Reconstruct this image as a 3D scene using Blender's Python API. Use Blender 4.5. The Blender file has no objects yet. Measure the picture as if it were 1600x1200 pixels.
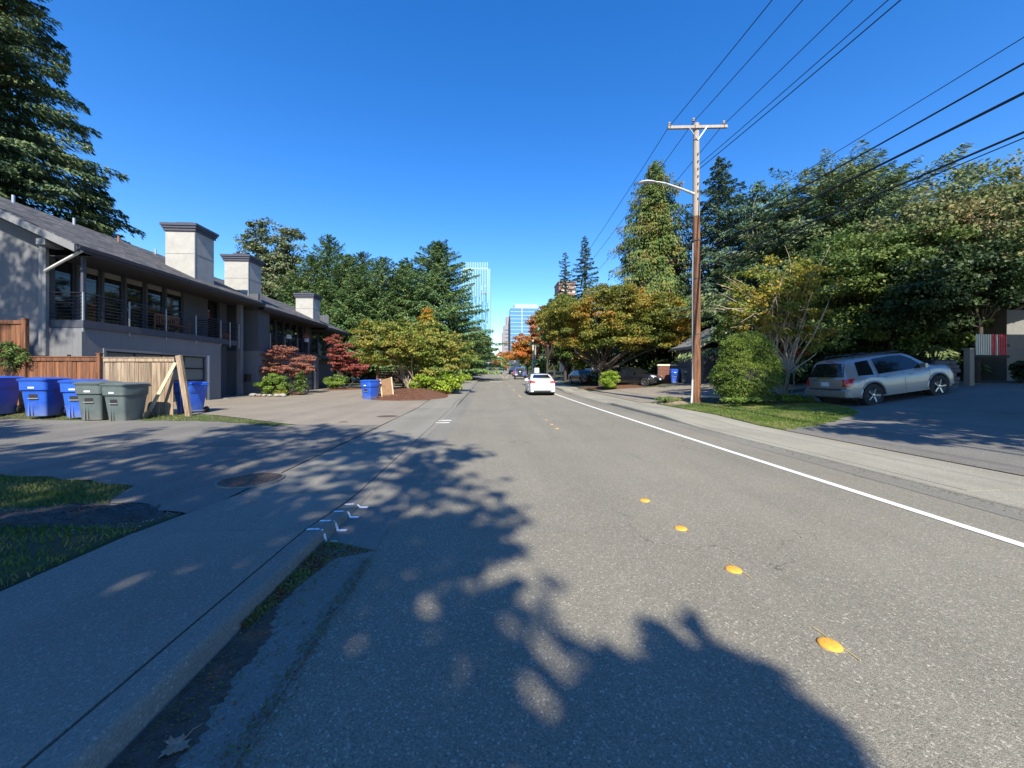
import bpy, bmesh, math, random
import numpy as np
from mathutils import Vector, Matrix
from mathutils.bvhtree import BVHTree
S = bpy.context.scene
COL = S.collection
R = math.radians
random.seed(7)

# ------------------------------------------------------------------ camera
YAW = R(3.43)
cd = bpy.data.cameras.new('camera'); cam = bpy.data.objects.new('camera', cd); COL.objects.link(cam)
cd.sensor_width = 36; cd.lens = 601 / 1600 * 36; cd.clip_end = 6000; cd.clip_start = 0.05
cam.location = (0, 0, 1.5)
cam.rotation_euler = (R(90), 0, -YAW); cd.shift_y = -15 / 1600
S.camera = cam
# ------------------------------------------------------------------ light
SUN_EL, SUN_AZ = R(40), math.atan2(0.07, -0.99)      # azimuth measured from +Y towards +X
w = bpy.data.worlds.new('World'); S.world = w; w.use_nodes = True
nt = w.node_tree
sky = nt.nodes.new('ShaderNodeTexSky'); sky.sky_type = 'NISHITA'; sky.sun_disc = False
sky.sun_elevation = SUN_EL; sky.sun_rotation = SUN_AZ
sky.altitude = 0; sky.air_density = 1.15; sky.dust_density = 0.1; sky.ozone_density = 5.0
bg = nt.nodes['Background']; bg.inputs['Strength'].default_value = 0.092
hs_ = nt.nodes.new('ShaderNodeHueSaturation')            # phone camera rendering of a clear sky: same sky, richer blue
hs_.inputs['Hue'].default_value = .51; hs_.inputs['Saturation'].default_value = 1.30; hs_.inputs['Value'].default_value = 1.2
nt.links.new(sky.outputs[0], hs_.inputs['Color']); nt.links.new(hs_.outputs[0], bg.inputs[0])
sl = bpy.data.lights.new('sun', 'SUN'); sl.energy = 4.3; sl.angle = R(0.53); sl.color = (1, 0.925, 0.77)
sun = bpy.data.objects.new('sun', sl); COL.objects.link(sun)
sd = Vector((math.sin(SUN_AZ) * math.cos(SUN_EL), math.cos(SUN_AZ) * math.cos(SUN_EL), math.sin(SUN_EL)))
sun.rotation_euler = sd.to_track_quat('Z', 'Y').to_euler()
sun.location = (5, -20, 30)
vs = S.view_settings
vs.view_transform = 'Standard'; vs.look = 'None'; vs.exposure = 1.2; vs.gamma = 1; vs.use_curve_mapping = False

# ------------------------------------------------------------------ terrain heights
def sp(t): return np.logaddexp(0, t)
def rise(y): return np.minimum(0.024 * 6 * sp((np.asarray(y, float) - 28) / 6), 4.1)
def road_r(y): return 5.85 + np.minimum(0.075 * 6 * sp((np.asarray(y, float) - 36) / 6), 7)
def s_l(y): return np.interp(y, [-50, 3.5, 4.6, 17, 19.5, 500], [.12, .12, .02, .02, .12, .12])
def s_r(y): return np.interp(y, [-50, 10.4, 12.6, 18, 19, 30, 31.5, 500], [.03, .03, .12, .12, .03, .03, .12, .12])
def smooth(t): t = np.clip(t, 0, 1); return t * t * (3 - 2 * t)
def H(x, y):
    x = np.asarray(x, float); y = np.asarray(y, float)
    r = rise(y); rr = road_r(y)
    left = s_l(y) * (1 - smooth((-x - 3.1) / 5)) + .1 * smooth((-x - 3.1) / 5) + r * (1 - .6 * smooth((-x - 6) / 10))
    left = left + .17 * smooth((-x - 11) / 4) * smooth((y - 11.9) / 1.2) * smooth((16 - y) / 2)
    dx = x - rr - 1.85
    slope = np.interp(dx, [0, 5.2, 9.6, 14, 60], [0, .25, .82, 1.0, 1.6])
    right = s_r(y) * (1 - smooth(dx / 3)) + .12 * smooth(dx / 3) + slope + r
    return np.where(x < -1.46, left, np.where(x < rr, r, right))
def hz(x, y): return float(H(x, y))

# ------------------------------------------------------------------ mesh helpers
def mesh_np(name, V, F, mat, parent=None, smooth_=False):
    """V (n,3), F (m,k) numpy"""
    me = bpy.data.meshes.new(name); V = np.asarray(V, np.float32); F = np.asarray(F, np.int32)
    me.vertices.add(len(V)); me.vertices.foreach_set('co', V.ravel())
    k = F.shape[1]
    me.loops.add(F.size); me.loops.foreach_set('vertex_index', F.ravel())
    me.polygons.add(len(F)); me.polygons.foreach_set('loop_start', np.arange(0, F.size, k, dtype=np.int32))
    me.polygons.foreach_set('loop_total', np.full(len(F), k, np.int32))
    if smooth_: me.polygons.foreach_set('use_smooth', np.ones(len(F), bool))
    me.update(calc_edges=True)
    if mat: me.materials.append(mat)
    o = bpy.data.objects.new(name, me); COL.objects.link(o)
    if parent is not None: o.parent = parent; world_fix(o, parent)
    return o
def world_fix(o, parent):
    """world-built geometry under an unrotated empty flagged 'w'"""
    if parent.get('_w'): o.location = -parent.location
class MB:
    def __init__(s): s.v = []; s.f = []
    def add(s, vs, fs):
        n = len(s.v); s.v += [tuple(p) for p in vs]; s.f += [tuple(i + n for i in f) for f in fs]; return s
    def box(s, x0, x1, y0, y1, z0, z1):
        return s.add([(x0,y0,z0),(x1,y0,z0),(x1,y1,z0),(x0,y1,z0),(x0,y0,z1),(x1,y0,z1),(x1,y1,z1),(x0,y1,z1)],
                     [(0,3,2,1),(4,5,6,7),(0,1,5,4),(1,2,6,5),(2,3,7,6),(3,0,4,7)])
    def beam(s, a, b, w, h, up=(0,0,1)):
        a = Vector(a); b = Vector(b); d = (b - a).normalized(); u = Vector(up)
        sd_ = d.cross(u)
        if sd_.length < 1e-4: sd_ = d.cross(Vector((0, 1, 0)))
        sd_.normalize(); u2 = sd_.cross(d); sd_ = sd_ * w / 2; u2 = u2 * h / 2
        P = [a - sd_ - u2, a + sd_ - u2, a + sd_ + u2, a - sd_ + u2]
        P += [p + (b - a) for p in P]
        return s.add(P, [(0,1,2,3),(7,6,5,4),(0,4,5,1),(1,5,6,2),(2,6,7,3),(3,7,4,0)])
    def tube(s, pts, rad, n=8, cap=True):
        pts = [Vector(p) for p in pts]
        if not hasattr(rad, '__len__'): rad = [rad] * len(pts)
        vs = []; fs = []; ref = Vector((0.3, 0.2, 1)).normalized()
        for i, p in enumerate(pts):
            d = (pts[min(i + 1, len(pts) - 1)] - pts[max(i - 1, 0)])
            if d.length < 1e-9: d = Vector((0, 0, 1))
            d.normalize()
            rf = ref if abs(d.dot(ref)) < .95 else Vector((1, 0, 0))
            a = d.cross(rf).normalized(); b = d.cross(a)
            for k in range(n):
                t = 2 * math.pi * k / n
                vs.append(p + (a * math.cos(t) + b * math.sin(t)) * rad[i])
        for i in range(len(pts) - 1):
            for k in range(n):
                fs.append((i*n+k, i*n+(k+1)%n, (i+1)*n+(k+1)%n, (i+1)*n+k))
        if cap and n > 2: fs.append(tuple(range(n - 1, -1, -1))); fs.append(tuple((len(pts)-1)*n + k for k in range(n)))
        return s.add(vs, fs)
    def lathe(s, prof, c=(0,0,0), axis='Z', n=24):
        """prof [(r, h)]"""
        vs = []; fs = []
        for r, h in prof:
            for k in range(n):
                t = 2 * math.pi * k / n; a, b = r * math.cos(t), r * math.sin(t)
                p = (a, b, h) if axis == 'Z' else (a, h, b) if axis == 'Y' else (h, a, b)
                vs.append((p[0] + c[0], p[1] + c[1], p[2] + c[2]))
        for i in range(len(prof) - 1):
            for k in range(n): fs.append((i*n+k, i*n+(k+1)%n, (i+1)*n+(k+1)%n, (i+1)*n+k))
        return s.add(vs, fs)
    def prism(s, pts, z0, z1, tf=None):
        """pts 2D outline extruded; tf maps (u,v,w)->xyz"""
        n = len(pts); tf = tf or (lambda u, v, w_: (u, v, w_))
        vs = [tf(u, v, z0) for u, v in pts] + [tf(u, v, z1) for u, v in pts]
        fs = [tuple(range(n - 1, -1, -1)), tuple(range(n, 2 * n))] + [(i, (i+1)%n, n+(i+1)%n, n+i) for i in range(n)]
        return s.add(vs, fs)
    def loft(s, rings, cap=True):
        n = len(rings[0]); vs = [p for r in rings for p in r]; fs = []
        for i in range(len(rings) - 1):
            for k in range(n): fs.append((i*n+k, i*n+(k+1)%n, (i+1)*n+(k+1)%n, (i+1)*n+k))
        if cap: fs.append(tuple(range(n - 1, -1, -1))); fs.append(tuple((len(rings)-1)*n + k for k in range(n)))
        return s.add(vs, fs)
    def build(s, name, mat, parent=None, smooth_=False, bev=0, ang=40):
        me = bpy.data.meshes.new(name); me.from_pydata(s.v, [], s.f); 
        bm = bmesh.new(); bm.from_mesh(me); bmesh.ops.recalc_face_normals(bm, faces=bm.faces)
        if bev:
            bmesh.ops.bevel(bm, geom=[e for e in bm.edges if e.is_manifold and e.calc_face_angle(0) > .6], offset=bev, segments=1, affect='EDGES')
        bm.to_mesh(me); bm.free()
        if smooth_:
            me.polygons.foreach_set('use_smooth', [True] * len(me.polygons)); me.set_sharp_from_angle(angle=R(ang))
        me.update()
        if mat: me.materials.append(mat)
        o = bpy.data.objects.new(name, me); COL.objects.link(o)
        if parent is not None: o.parent = parent; world_fix(o, parent)
        return o
def tag(o, label=None, cat=None, group=None, kind=None):
    if label: o['label'] = label
    if cat: o['category'] = cat
    if group: o['group'] = group
    if kind: o['kind'] = kind
    return o
def thing(name, label, cat, loc=(0,0,0), rz=0, group=None, world=False, rot=None):
    o = bpy.data.objects.new(name, None); COL.objects.link(o); o.location = loc
    o.rotation_euler = rot or (0, 0, rz); o.empty_display_size = .2
    if world: o['_w'] = 1
    return tag(o, label, cat, group)
def setting(name, loc=(0,0,0)):
    o = bpy.data.objects.new(name, None); COL.objects.link(o); o.location = loc; o['kind'] = 'structure'; return o
def copy_tree(o, parent=None):
    c = o.copy(); COL.objects.link(c)
    if parent is not None: c.parent = parent
    for ch in list(o.children): copy_tree(ch, c)
    return c
def link_copy(o, parent, loc, rot=(0,0,0), scale=(1,1,1)):
    c = o.copy(); COL.objects.link(c); c.parent = parent; c.location = loc; c.rotation_euler = rot; c.scale = scale; return c

# ------------------------------------------------------------------ materials
def nodes(m): return m.node_tree.nodes, m.node_tree.links
def mat(name, col, rough=.7, metal=0, noise=0, nscale=5, bump=0, bscale=60, spec=.5, coat=0, detail=4, col2=None, stretch=None, coords='Object', orand=0, dust=None):
    m = bpy.data.materials.new(name); m.use_nodes = True; N, L = nodes(m); b = N['Principled BSDF']
    b.inputs['Base Color'].default_value = (*col, 1); b.inputs['Roughness'].default_value = rough
    b.inputs['Metallic'].default_value = metal; b.inputs['Specular IOR Level'].default_value = spec
    b.inputs['Coat Weight'].default_value = coat; b.inputs['Coat Roughness'].default_value = .03
    tc = N.new('ShaderNodeTexCoord'); src = tc.outputs[coords]
    if stretch:
        mp = N.new('ShaderNodeMapping'); mp.inputs['Scale'].default_value = stretch; L.new(src, mp.inputs[0]); src = mp.outputs[0]
    if noise or col2:
        n = N.new('ShaderNodeTexNoise'); n.inputs['Scale'].default_value = nscale; n.inputs['Detail'].default_value = detail; n.inputs['Roughness'].default_value = .65
        L.new(src, n.inputs[0]); r = N.new('ShaderNodeValToRGB')
        c2 = col2 or tuple(min(1, c * (1 + noise)) for c in col); c1 = col if col2 else tuple(c * (1 - noise) for c in col)
        r.color_ramp.elements[0].position = .32; r.color_ramp.elements[1].position = .68
        r.color_ramp.elements[0].color = (*c1, 1); r.color_ramp.elements[1].color = (*c2, 1)
        L.new(n.outputs[0], r.inputs[0]); L.new(r.outputs[0], b.inputs['Base Color'])
    if orand:     # each board or bin weathered a little differently
        oi = N.new('ShaderNodeObjectInfo'); mr = N.new('ShaderNodeMapRange'); mr.inputs['To Min'].default_value = 1 - orand; mr.inputs['To Max'].default_value = 1 + orand
        L.new(oi.outputs['Random'], mr.inputs[0]); vm = N.new('ShaderNodeVectorMath'); vm.operation = 'SCALE'
        L.new(b.inputs['Base Color'].links[0].from_socket, vm.inputs[0]); L.new(mr.outputs[0], vm.inputs['Scale']); L.new(vm.outputs[0], b.inputs['Base Color'])
        if (noise or col2): 
            va = N.new('ShaderNodeVectorMath'); va.operation = 'MULTIPLY_ADD'; cb = N.new('ShaderNodeCombineXYZ'); L.new(oi.outputs['Random'], cb.inputs[0]); L.new(oi.outputs['Random'], cb.inputs[1])
            va.inputs[1].default_value = (37, 53, 0); L.new(cb.outputs[0], va.inputs[0]); L.new(src, va.inputs[2]); L.new(va.outputs[0], n.inputs[0])
    if dust:      # dusty scuffed foot: (height, colour)
        sx = N.new('ShaderNodeSeparateXYZ'); L.new(tc.outputs['Object'], sx.inputs[0]); dn = N.new('ShaderNodeTexNoise'); dn.inputs['Scale'].default_value = 6; L.new(tc.outputs['Object'], dn.inputs[0])
        ma = N.new('ShaderNodeMath'); ma.operation = 'MULTIPLY_ADD'; ma.inputs[1].default_value = .35; L.new(dn.outputs[0], ma.inputs[0]); L.new(sx.outputs[2], ma.inputs[2])
        mr = N.new('ShaderNodeMapRange'); mr.inputs['From Min'].default_value = dust[0] + .15; mr.inputs['From Max'].default_value = .15; mr.inputs['To Max'].default_value = .75; L.new(ma.outputs[0], mr.inputs[0])
        mx = N.new('ShaderNodeMix'); mx.data_type = 'RGBA'; L.new(mr.outputs[0], mx.inputs[0]); L.new(b.inputs['Base Color'].links[0].from_socket, mx.inputs[6]); mx.inputs[7].default_value = (*dust[1], 1); L.new(mx.outputs[2], b.inputs['Base Color'])
    if bump:
        n = N.new('ShaderNodeTexNoise'); n.inputs['Scale'].default_value = bscale; n.inputs['Detail'].default_value = 5; L.new(src, n.inputs[0])
        bp = N.new('ShaderNodeBump'); bp.inputs['Strength'].default_value = bump; bp.inputs['Distance'].default_value = .02
        L.new(n.outputs[0], bp.inputs['Height']); L.new(bp.outputs[0], b.inputs['Normal'])
    return m
def asphalt(name, base, speck=.35, var=.18, warm=None, crack=True):
    """aggregate: voronoi stones of differing grey, patches, fine cracks, bump"""
    m = bpy.data.materials.new(name); m.use_nodes = True; N, L = nodes(m); b = N['Principled BSDF']
    b.inputs['Roughness'].default_value = .82; b.inputs['Specular IOR Level'].default_value = .35
    tc = N.new('ShaderNodeTexCoord'); P = tc.outputs['Object']
    v = N.new('ShaderNodeTexVoronoi'); v.inputs['Scale'].default_value = 170; L.new(P, v.inputs['Vector'])
    v2 = N.new('ShaderNodeTexVoronoi'); v2.inputs['Scale'].default_value = 105; L.new(P, v2.inputs['Vector'])
    big = N.new('ShaderNodeTexNoise'); big.inputs['Scale'].default_value = .55; big.inputs['Detail'].default_value = 6; L.new(P, big.inputs[0])
    mp = N.new('ShaderNodeMapping'); mp.inputs['Scale'].default_value = (1.6, .12, 1); L.new(P, mp.inputs[0])
    tr = N.new('ShaderNodeTexNoise'); tr.inputs['Scale'].default_value = 1.1; tr.inputs['Detail'].default_value = 3; L.new(mp.outputs[0], tr.inputs[0])
    sep = N.new('ShaderNodeSeparateColor'); L.new(v.outputs['Color'], sep.inputs[0])
    sep2 = N.new('ShaderNodeSeparateColor'); L.new(v2.outputs['Color'], sep2.inputs[0])
    def mth(op, a, bb):
        q = N.new('ShaderNodeMath'); q.operation = op
        for i, t in enumerate((a, bb)):
            if isinstance(t, (int, float)): q.inputs[i].default_value = t
            else: L.new(t, q.inputs[i])
        return q.outputs[0]
    s1 = mth('MULTIPLY', mth('SUBTRACT', sep.outputs[0], .5), speck * 1.6)
    pw = mth('MULTIPLY', mth('POWER', sep2.outputs[1], 14), speck * 3.0)
    pd = mth('MULTIPLY', mth('POWER', sep2.outputs[2], 10), -speck * .9)
    bg_ = mth('MULTIPLY', mth('SUBTRACT', big.outputs[0], .5), var * 2.4)
    tk = mth('MULTIPLY', mth('SUBTRACT', tr.outputs[0], .5), var * 2.2)
    tot = mth('ADD', mth('ADD', mth('ADD', s1, pw), mth('ADD', bg_, tk)), mth('ADD', pd, 1.0))
    if crack:
        wv = N.new('ShaderNodeTexVoronoi'); wv.feature = 'DISTANCE_TO_EDGE'; wv.inputs['Scale'].default_value = .42
        ns = N.new('ShaderNodeTexNoise'); ns.inputs['Scale'].default_value = 2.2; ns.inputs['Detail'].default_value = 5; L.new(P, ns.inputs[0])
        vm = N.new('ShaderNodeVectorMath'); vm.operation = 'MULTIPLY_ADD'; vm.inputs[1].default_value = (.9, .9, 0); L.new(ns.outputs['Color'], vm.inputs[0]); L.new(P, vm.inputs[2]); L.new(vm.outputs[0], wv.inputs['Vector'])
        msk = N.new('ShaderNodeTexNoise'); msk.inputs['Scale'].default_value = .3; L.new(P, msk.inputs[0])
        ln = mth('LESS_THAN', wv.outputs['Distance'], .003)
        mk = mth('GREATER_THAN', msk.outputs[0], .50)
        tot = mth('SUBTRACT', tot, mth('MULTIPLY', mth('MULTIPLY', ln, mk), .35))
    tot = mth('MAXIMUM', tot, .12)
    mx = N.new('ShaderNodeVectorMath'); mx.operation = 'SCALE'; mx.inputs[0].default_value = base; L.new(tot, mx.inputs['Scale'])
    L.new(mx.outputs[0], b.inputs['Base Color'])
    bp = N.new('ShaderNodeBump'); bp.inputs['Strength'].default_value = .55; bp.inputs['Distance'].default_value = .004
    L.new(v.outputs['Distance'], bp.inputs['Height']); bp.invert = True
    L.new(bp.outputs[0], b.inputs['Normal'])
    return m
def leafmat(name, cols, nscale=.7, trans=.3, island=.45, rough=.55, top=None, gain=1.3):
    """cols: list of colours; clumps by noise + random per leaf"""
    m = bpy.data.materials.new(name); m.use_nodes = True; N, L = nodes(m); b = N['Principled BSDF']
    b.inputs['Roughness'].default_value = rough; b.inputs['Specular IOR Level'].default_value = .3
    g = N.new('ShaderNodeNewGeometry'); tc = N.new('ShaderNodeTexCoord')
    n = N.new('ShaderNodeTexNoise'); n.inputs['Scale'].default_value = nscale; n.inputs['Detail'].default_value = 3; L.new(tc.outputs['Object'], n.inputs[0])
    def mth(op, a, bb):
        q = N.new('ShaderNodeMath'); q.operation = op
        for i, t in enumerate((a, bb)):
            if isinstance(t, (int, float)): q.inputs[i].default_value = t
            else: L.new(t, q.inputs[i])
        return q.outputs[0]
    x = mth('ADD', mth('MULTIPLY', mth('SUBTRACT', n.outputs[0], .5), 2.0), .5)
    x = mth('ADD', x, mth('MULTIPLY', mth('SUBTRACT', g.outputs['Random Per Island'], .5), island * 1.6))
    if top:   # leaves turn first at the top of the crown
        sx = N.new('ShaderNodeSeparateXYZ'); L.new(tc.outputs['Object'], sx.inputs[0])
        x = mth('ADD', x, mth('MULTIPLY', mth('SUBTRACT', sx.outputs[2], top[0]), top[1]))
    r = N.new('ShaderNodeValToRGB'); cr = r.color_ramp
    while len(cr.elements) < len(cols): cr.elements.new(.5)
    for i, c in enumerate(cols): cr.elements[i].position = i / (len(cols) - 1); cr.elements[i].color = (*[q * gain for q in c], 1)
    L.new(x, r.inputs[0]); L.new(r.outputs[0], b.inputs['Base Color'])
    if trans:
        t = N.new('ShaderNodeBsdfTranslucent'); L.new(r.outputs[0], t.inputs[0])
        mx = N.new('ShaderNodeMixShader'); mx.inputs[0].default_value = trans
        L.new(b.outputs[0], mx.inputs[1]); L.new(t.outputs[0], mx.inputs[2]); L.new(mx.outputs[0], N['Material Output'].inputs[0])
    return m
def siding(name, col, pitch=.2):
    m = mat(name, col, .75, noise=.07, nscale=1.5, stretch=(1, 1, .25)); N, L = nodes(m); b = N['Principled BSDF']
    tc = N.new('ShaderNodeTexCoord'); sx = N.new('ShaderNodeSeparateXYZ'); L.new(tc.outputs['Object'], sx.inputs[0])
    ad = N.new('ShaderNodeMath'); L.new(sx.outputs[0], ad.inputs[0]); L.new(sx.outputs[1], ad.inputs[1])
    dv = N.new('ShaderNodeMath'); dv.operation = 'DIVIDE'; dv.inputs[1].default_value = pitch; L.new(ad.outputs[0], dv.inputs[0])
    fr = N.new('ShaderNodeMath'); fr.operation = 'FRACT'; L.new(dv.outputs[0], fr.inputs[0])
    gt = N.new('ShaderNodeMath'); gt.operation = 'GREATER_THAN'; gt.inputs[1].default_value = .07; L.new(fr.outputs[0], gt.inputs[0])
    bp = N.new('ShaderNodeBump'); bp.inputs['Strength'].default_value = .9; bp.inputs['Distance'].default_value = .012
    L.new(gt.outputs[0], bp.inputs['Height']); L.new(bp.outputs[0], b.inputs['Normal'])
    return m
def shingles(name):
    m = bpy.data.materials.new(name); m.use_nodes = True; N, L = nodes(m); b = N['Principled BSDF']; b.inputs['Roughness'].default_value = .95
    tc = N.new('ShaderNodeTexCoord'); mp = N.new('ShaderNodeMapping'); mp.inputs['Rotation'].default_value = (0, 0, R(90)); mp.inputs['Scale'].default_value = (1, 1, 0); L.new(tc.outputs['Object'], mp.inputs[0])
    br = N.new('ShaderNodeTexBrick'); br.inputs['Scale'].default_value = 1; br.inputs['Brick Width'].default_value = .3; br.inputs['Row Height'].default_value = .14; br.inputs['Mortar Size'].default_value = .008
    br.inputs['Color1'].default_value = (.03, .031, .037, 1); br.inputs['Color2'].default_value = (.15, .146, .145, 1); br.inputs['Mortar'].default_value = (.02, .02, .022, 1); br.inputs['Bias'].default_value = -.1
    L.new(mp.outputs[0], br.inputs[0]); n = N.new('ShaderNodeTexNoise'); n.inputs['Scale'].default_value = 2; n.inputs['Detail'].default_value = 6; L.new(tc.outputs['Object'], n.inputs[0])
    mx = N.new('ShaderNodeMix'); mx.data_type = 'RGBA'; mx.blend_type = 'MULTIPLY'; mx.inputs[0].default_value = .4
    L.new(br.outputs[0], mx.inputs[6]); L.new(n.outputs[1], mx.inputs[7]); L.new(mx.outputs[2], b.inputs['Base Color'])
    bp = N.new('ShaderNodeBump'); bp.inputs['Strength'].default_value = .8; bp.inputs['Distance'].default_value = .01; L.new(br.outputs[0], bp.inputs['Height']); L.new(bp.outputs[0], b.inputs['Normal'])
    return m
def glassmat(name, col=(.012, .014, .016), rough=.03): return mat(name, col, rough, spec=.55)

M = dict(
 road=asphalt('road_asphalt', (.186, .172, .138), .34, .15), alley=asphalt('alley_asphalt', (.150, .142, .125), .3, .25), drive=asphalt('driveway_asphalt', (.215, .187, .148), .25, .2),
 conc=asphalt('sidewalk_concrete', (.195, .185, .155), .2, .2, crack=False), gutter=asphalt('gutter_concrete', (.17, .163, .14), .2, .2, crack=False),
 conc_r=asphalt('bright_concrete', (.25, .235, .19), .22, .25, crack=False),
 kerb=asphalt('kerb_concrete', (.19, .18, .155), .22, .22, crack=False),
 ground=mat('soil_and_turf', (.060, .048, .030), .95, col2=(.055, .075, .022), nscale=2.6, bump=1, bscale=55, detail=12),
 mulch=mat('bark_mulch', (.11, .045, .022), .95, noise=.5, nscale=18, bump=1, bscale=45),
 white=mat('white_paint', (.70, .70, .68), .6, noise=.14, nscale=45, detail=8), yellow=mat('yellow_paint', (.36, .27, .13), .7, noise=.3, nscale=9),
 worn=mat('worn_white_paint', (.80, .82, .84), .7, noise=.25, nscale=30),
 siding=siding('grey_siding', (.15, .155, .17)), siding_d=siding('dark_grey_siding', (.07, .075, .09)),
 stucco=mat('chimney_panel', (.33, .325, .305), .85, noise=.1, nscale=2.5, bump=.2, bscale=40), trim=mat('dark_trim', (.05, .053, .075), .6, noise=.1), fascia=mat('grey_fascia', (.17, .175, .185), .6, noise=.08),
 soffit=mat('soffit', (.045, .045, .05), .8), roof=shingles('asphalt_shingles'), metal=mat('galvanised', (.45, .46, .47), .4, .8), black=mat('black_metal', (.02, .02, .023), .45, .3),
 steel=mat('steel_post', (.42, .43, .45), .4, .6), glass=glassmat('window_glass'), frost=mat('frosted_pane', (.13, .15, .16), .25, spec=.6), dark=mat('dark_void', (.012, .012, .014), .8),
 white_trim=mat('pale_frame', (.55, .55, .53), .6), door=mat('dark_door', (.03, .032, .04), .5),
 cedarwood=mat('stained_cedar_boards', (.075, .028, .014), .8, col2=(.24, .10, .045), nscale=2.2, orand=.3, stretch=(8, 8, .8), bump=.3, bscale=30),
 graywood=mat('weathered_boards', (.13, .085, .055), .85, col2=(.33, .26, .19), nscale=2.2, orand=.28, stretch=(8, 8, .8), bump=.3, bscale=30),
 palewood=mat('pale_timber', (.50, .40, .26), .7, noise=.15, nscale=5, stretch=(5, 5, 1)),
 pole=mat('pole_wood', (.055, .024, .014), .85, col2=(.26, .12, .06), nscale=2.6, detail=9, stretch=(5, 5, .5), bump=1, bscale=20),
 polegrey=mat('pole_grey_wood', (.26, .22, .18), .85, col2=(.40, .35, .30), nscale=3.5, stretch=(7, 7, .5), bump=.5, bscale=20),
 bluebin=mat('blue_plastic', (.02, .095, .50), .42, noise=.18, nscale=3, orand=.12, dust=(.42, (.16, .20, .30))), greybin=mat('grey_plastic', (.085, .11, .115), .5, noise=.15, nscale=3, orand=.1, dust=(.3, (.15, .15, .14))),
 rubber=mat('rubber', (.018, .018, .018), .85), label=mat('label_print', (.7, .72, .75), .5), bark=mat('bark', (.055, .044, .035), .95, noise=.35, nscale=6, stretch=(3, 3, .7), bump=.8, bscale=14),
 palebark=mat('pale_bark', (.24, .20, .15), .9, noise=.25, nscale=6, bump=.4, bscale=20), twig=mat('bare_twig', (.32, .26, .19), .9, noise=.2, nscale=6),
 wire=mat('wire', (.012, .012, .014), .6), alu=mat('lamp_housing', (.55, .56, .55), .4, .3), stone=mat('wall_stone', (.075, .072, .075), .9, noise=.35, nscale=4, bump=.6, bscale=18),
 brick=mat('brick', (.16, .07, .05), .9, noise=.3, nscale=7, bump=.4), rock=mat('rock', (.26, .25, .23), .9, noise=.3, nscale=5, bump=.8, bscale=9),
 iron=mat('cast_iron', (.10, .075, .06), .7, .3, noise=.3, nscale=20, bump=.4, bscale=80), cream=mat('cream_post', (.62, .55, .42), .7), redp=mat('red_paint', (.45, .03, .04), .6), green=mat('green_sign', (.02, .26, .13), .5),
 bench=mat('teak', (.25, .10, .04), .6, noise=.2, stretch=(4, 1, 4)), cover=mat('door_mat', (.2, .2, .2), .8),
)
# ------------------------------------------------------------------ ground, road, pavements
def sheet(name, xs_at, ys, mat_, off, nx=8, zf=None, parent=None):
    """rows at ys, each nx+1 columns between xs_at(y)=(x0,x1)"""
    V = []
    for y in ys:
        a, b = xs_at(y)
        for x in np.linspace(a, b, nx + 1): V.append((x, y, (zf or H)(x, y) + off))
    n = nx + 1; i, j = np.meshgrid(np.arange(len(ys) - 1), np.arange(nx), indexing='ij'); k = (i * n + j).ravel()
    F = np.stack([k, k + 1, k + n + 1, k + n], 1)
    o = mesh_np(name, V, F, mat_, parent, True); return o
def sheet_c(name, ys_at, xs, mat_, off, ny=10):
    """columns at xs, each spanning ys_at(x)=(y0,y1)"""
    V = []
    for x in xs:
        a, b = ys_at(x)
        for y in np.linspace(a, b, ny + 1): V.append((x, y, H(x, y) + off))
    n = ny + 1; i, j = np.meshgrid(np.arange(len(xs) - 1), np.arange(ny), indexing='ij'); k = (i * n + j).ravel()
    F = np.stack([k, k + n, k + n + 1, k + 1], 1)
    return mesh_np(name, V, F, mat_, None, True)
YS = np.concatenate([np.arange(-30, 60, .5), np.arange(60, 160, 4), np.array([160, 175, 190, 200, 230, 300, 500, 900, 1500, 3000])])
xs = np.concatenate([[-2500, -900, -300, -120, -60], np.arange(-45, -3.2, .6), [-3.2, -3.06], [-1.0]])
V = []; W_ = []
for y in YS:
    rr = float(road_r(y)); row = list(xs) + [rr, rr + 1.75, rr + 1.9] + list(rr + 1.9 + np.arange(.5, 32, .6)) + [60, 120, 300, 900, 2500]
    for x in row:
        if -3.1 < x < rr + 1.8: z = rise(y) - .12
        else: z = H(x, y)
        V.append((x, y, z))
n = len(row); i, j = np.meshgrid(np.arange(len(YS) - 1), np.arange(n - 1), indexing='ij'); k = (i * n + j).ravel()
o = mesh_np('ground', V, np.stack([k, k + 1, k + n + 1, k + n], 1), M['ground'], None, True); o['kind'] = 'structure'
YR = np.concatenate([np.arange(-30, 70, 1.), np.arange(70, 205, 5), [260, 400]])
zr = lambda x, y: rise(y)
o = sheet('road', lambda y: (-.97, float(road_r(y))), YR, M['road'], 0, 6, zr); o['kind'] = 'structure'
o = sheet('gutter', lambda y: (-1.47, -.966), YR, M['gutter'], .004, 1, zr); o['kind'] = 'structure'
o = sheet('gutter', lambda y: (float(road_r(y)) - .42, float(road_r(y)) + .01), YR, M['gutter'], .004, 1, zr); o['kind'] = 'structure'

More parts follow.
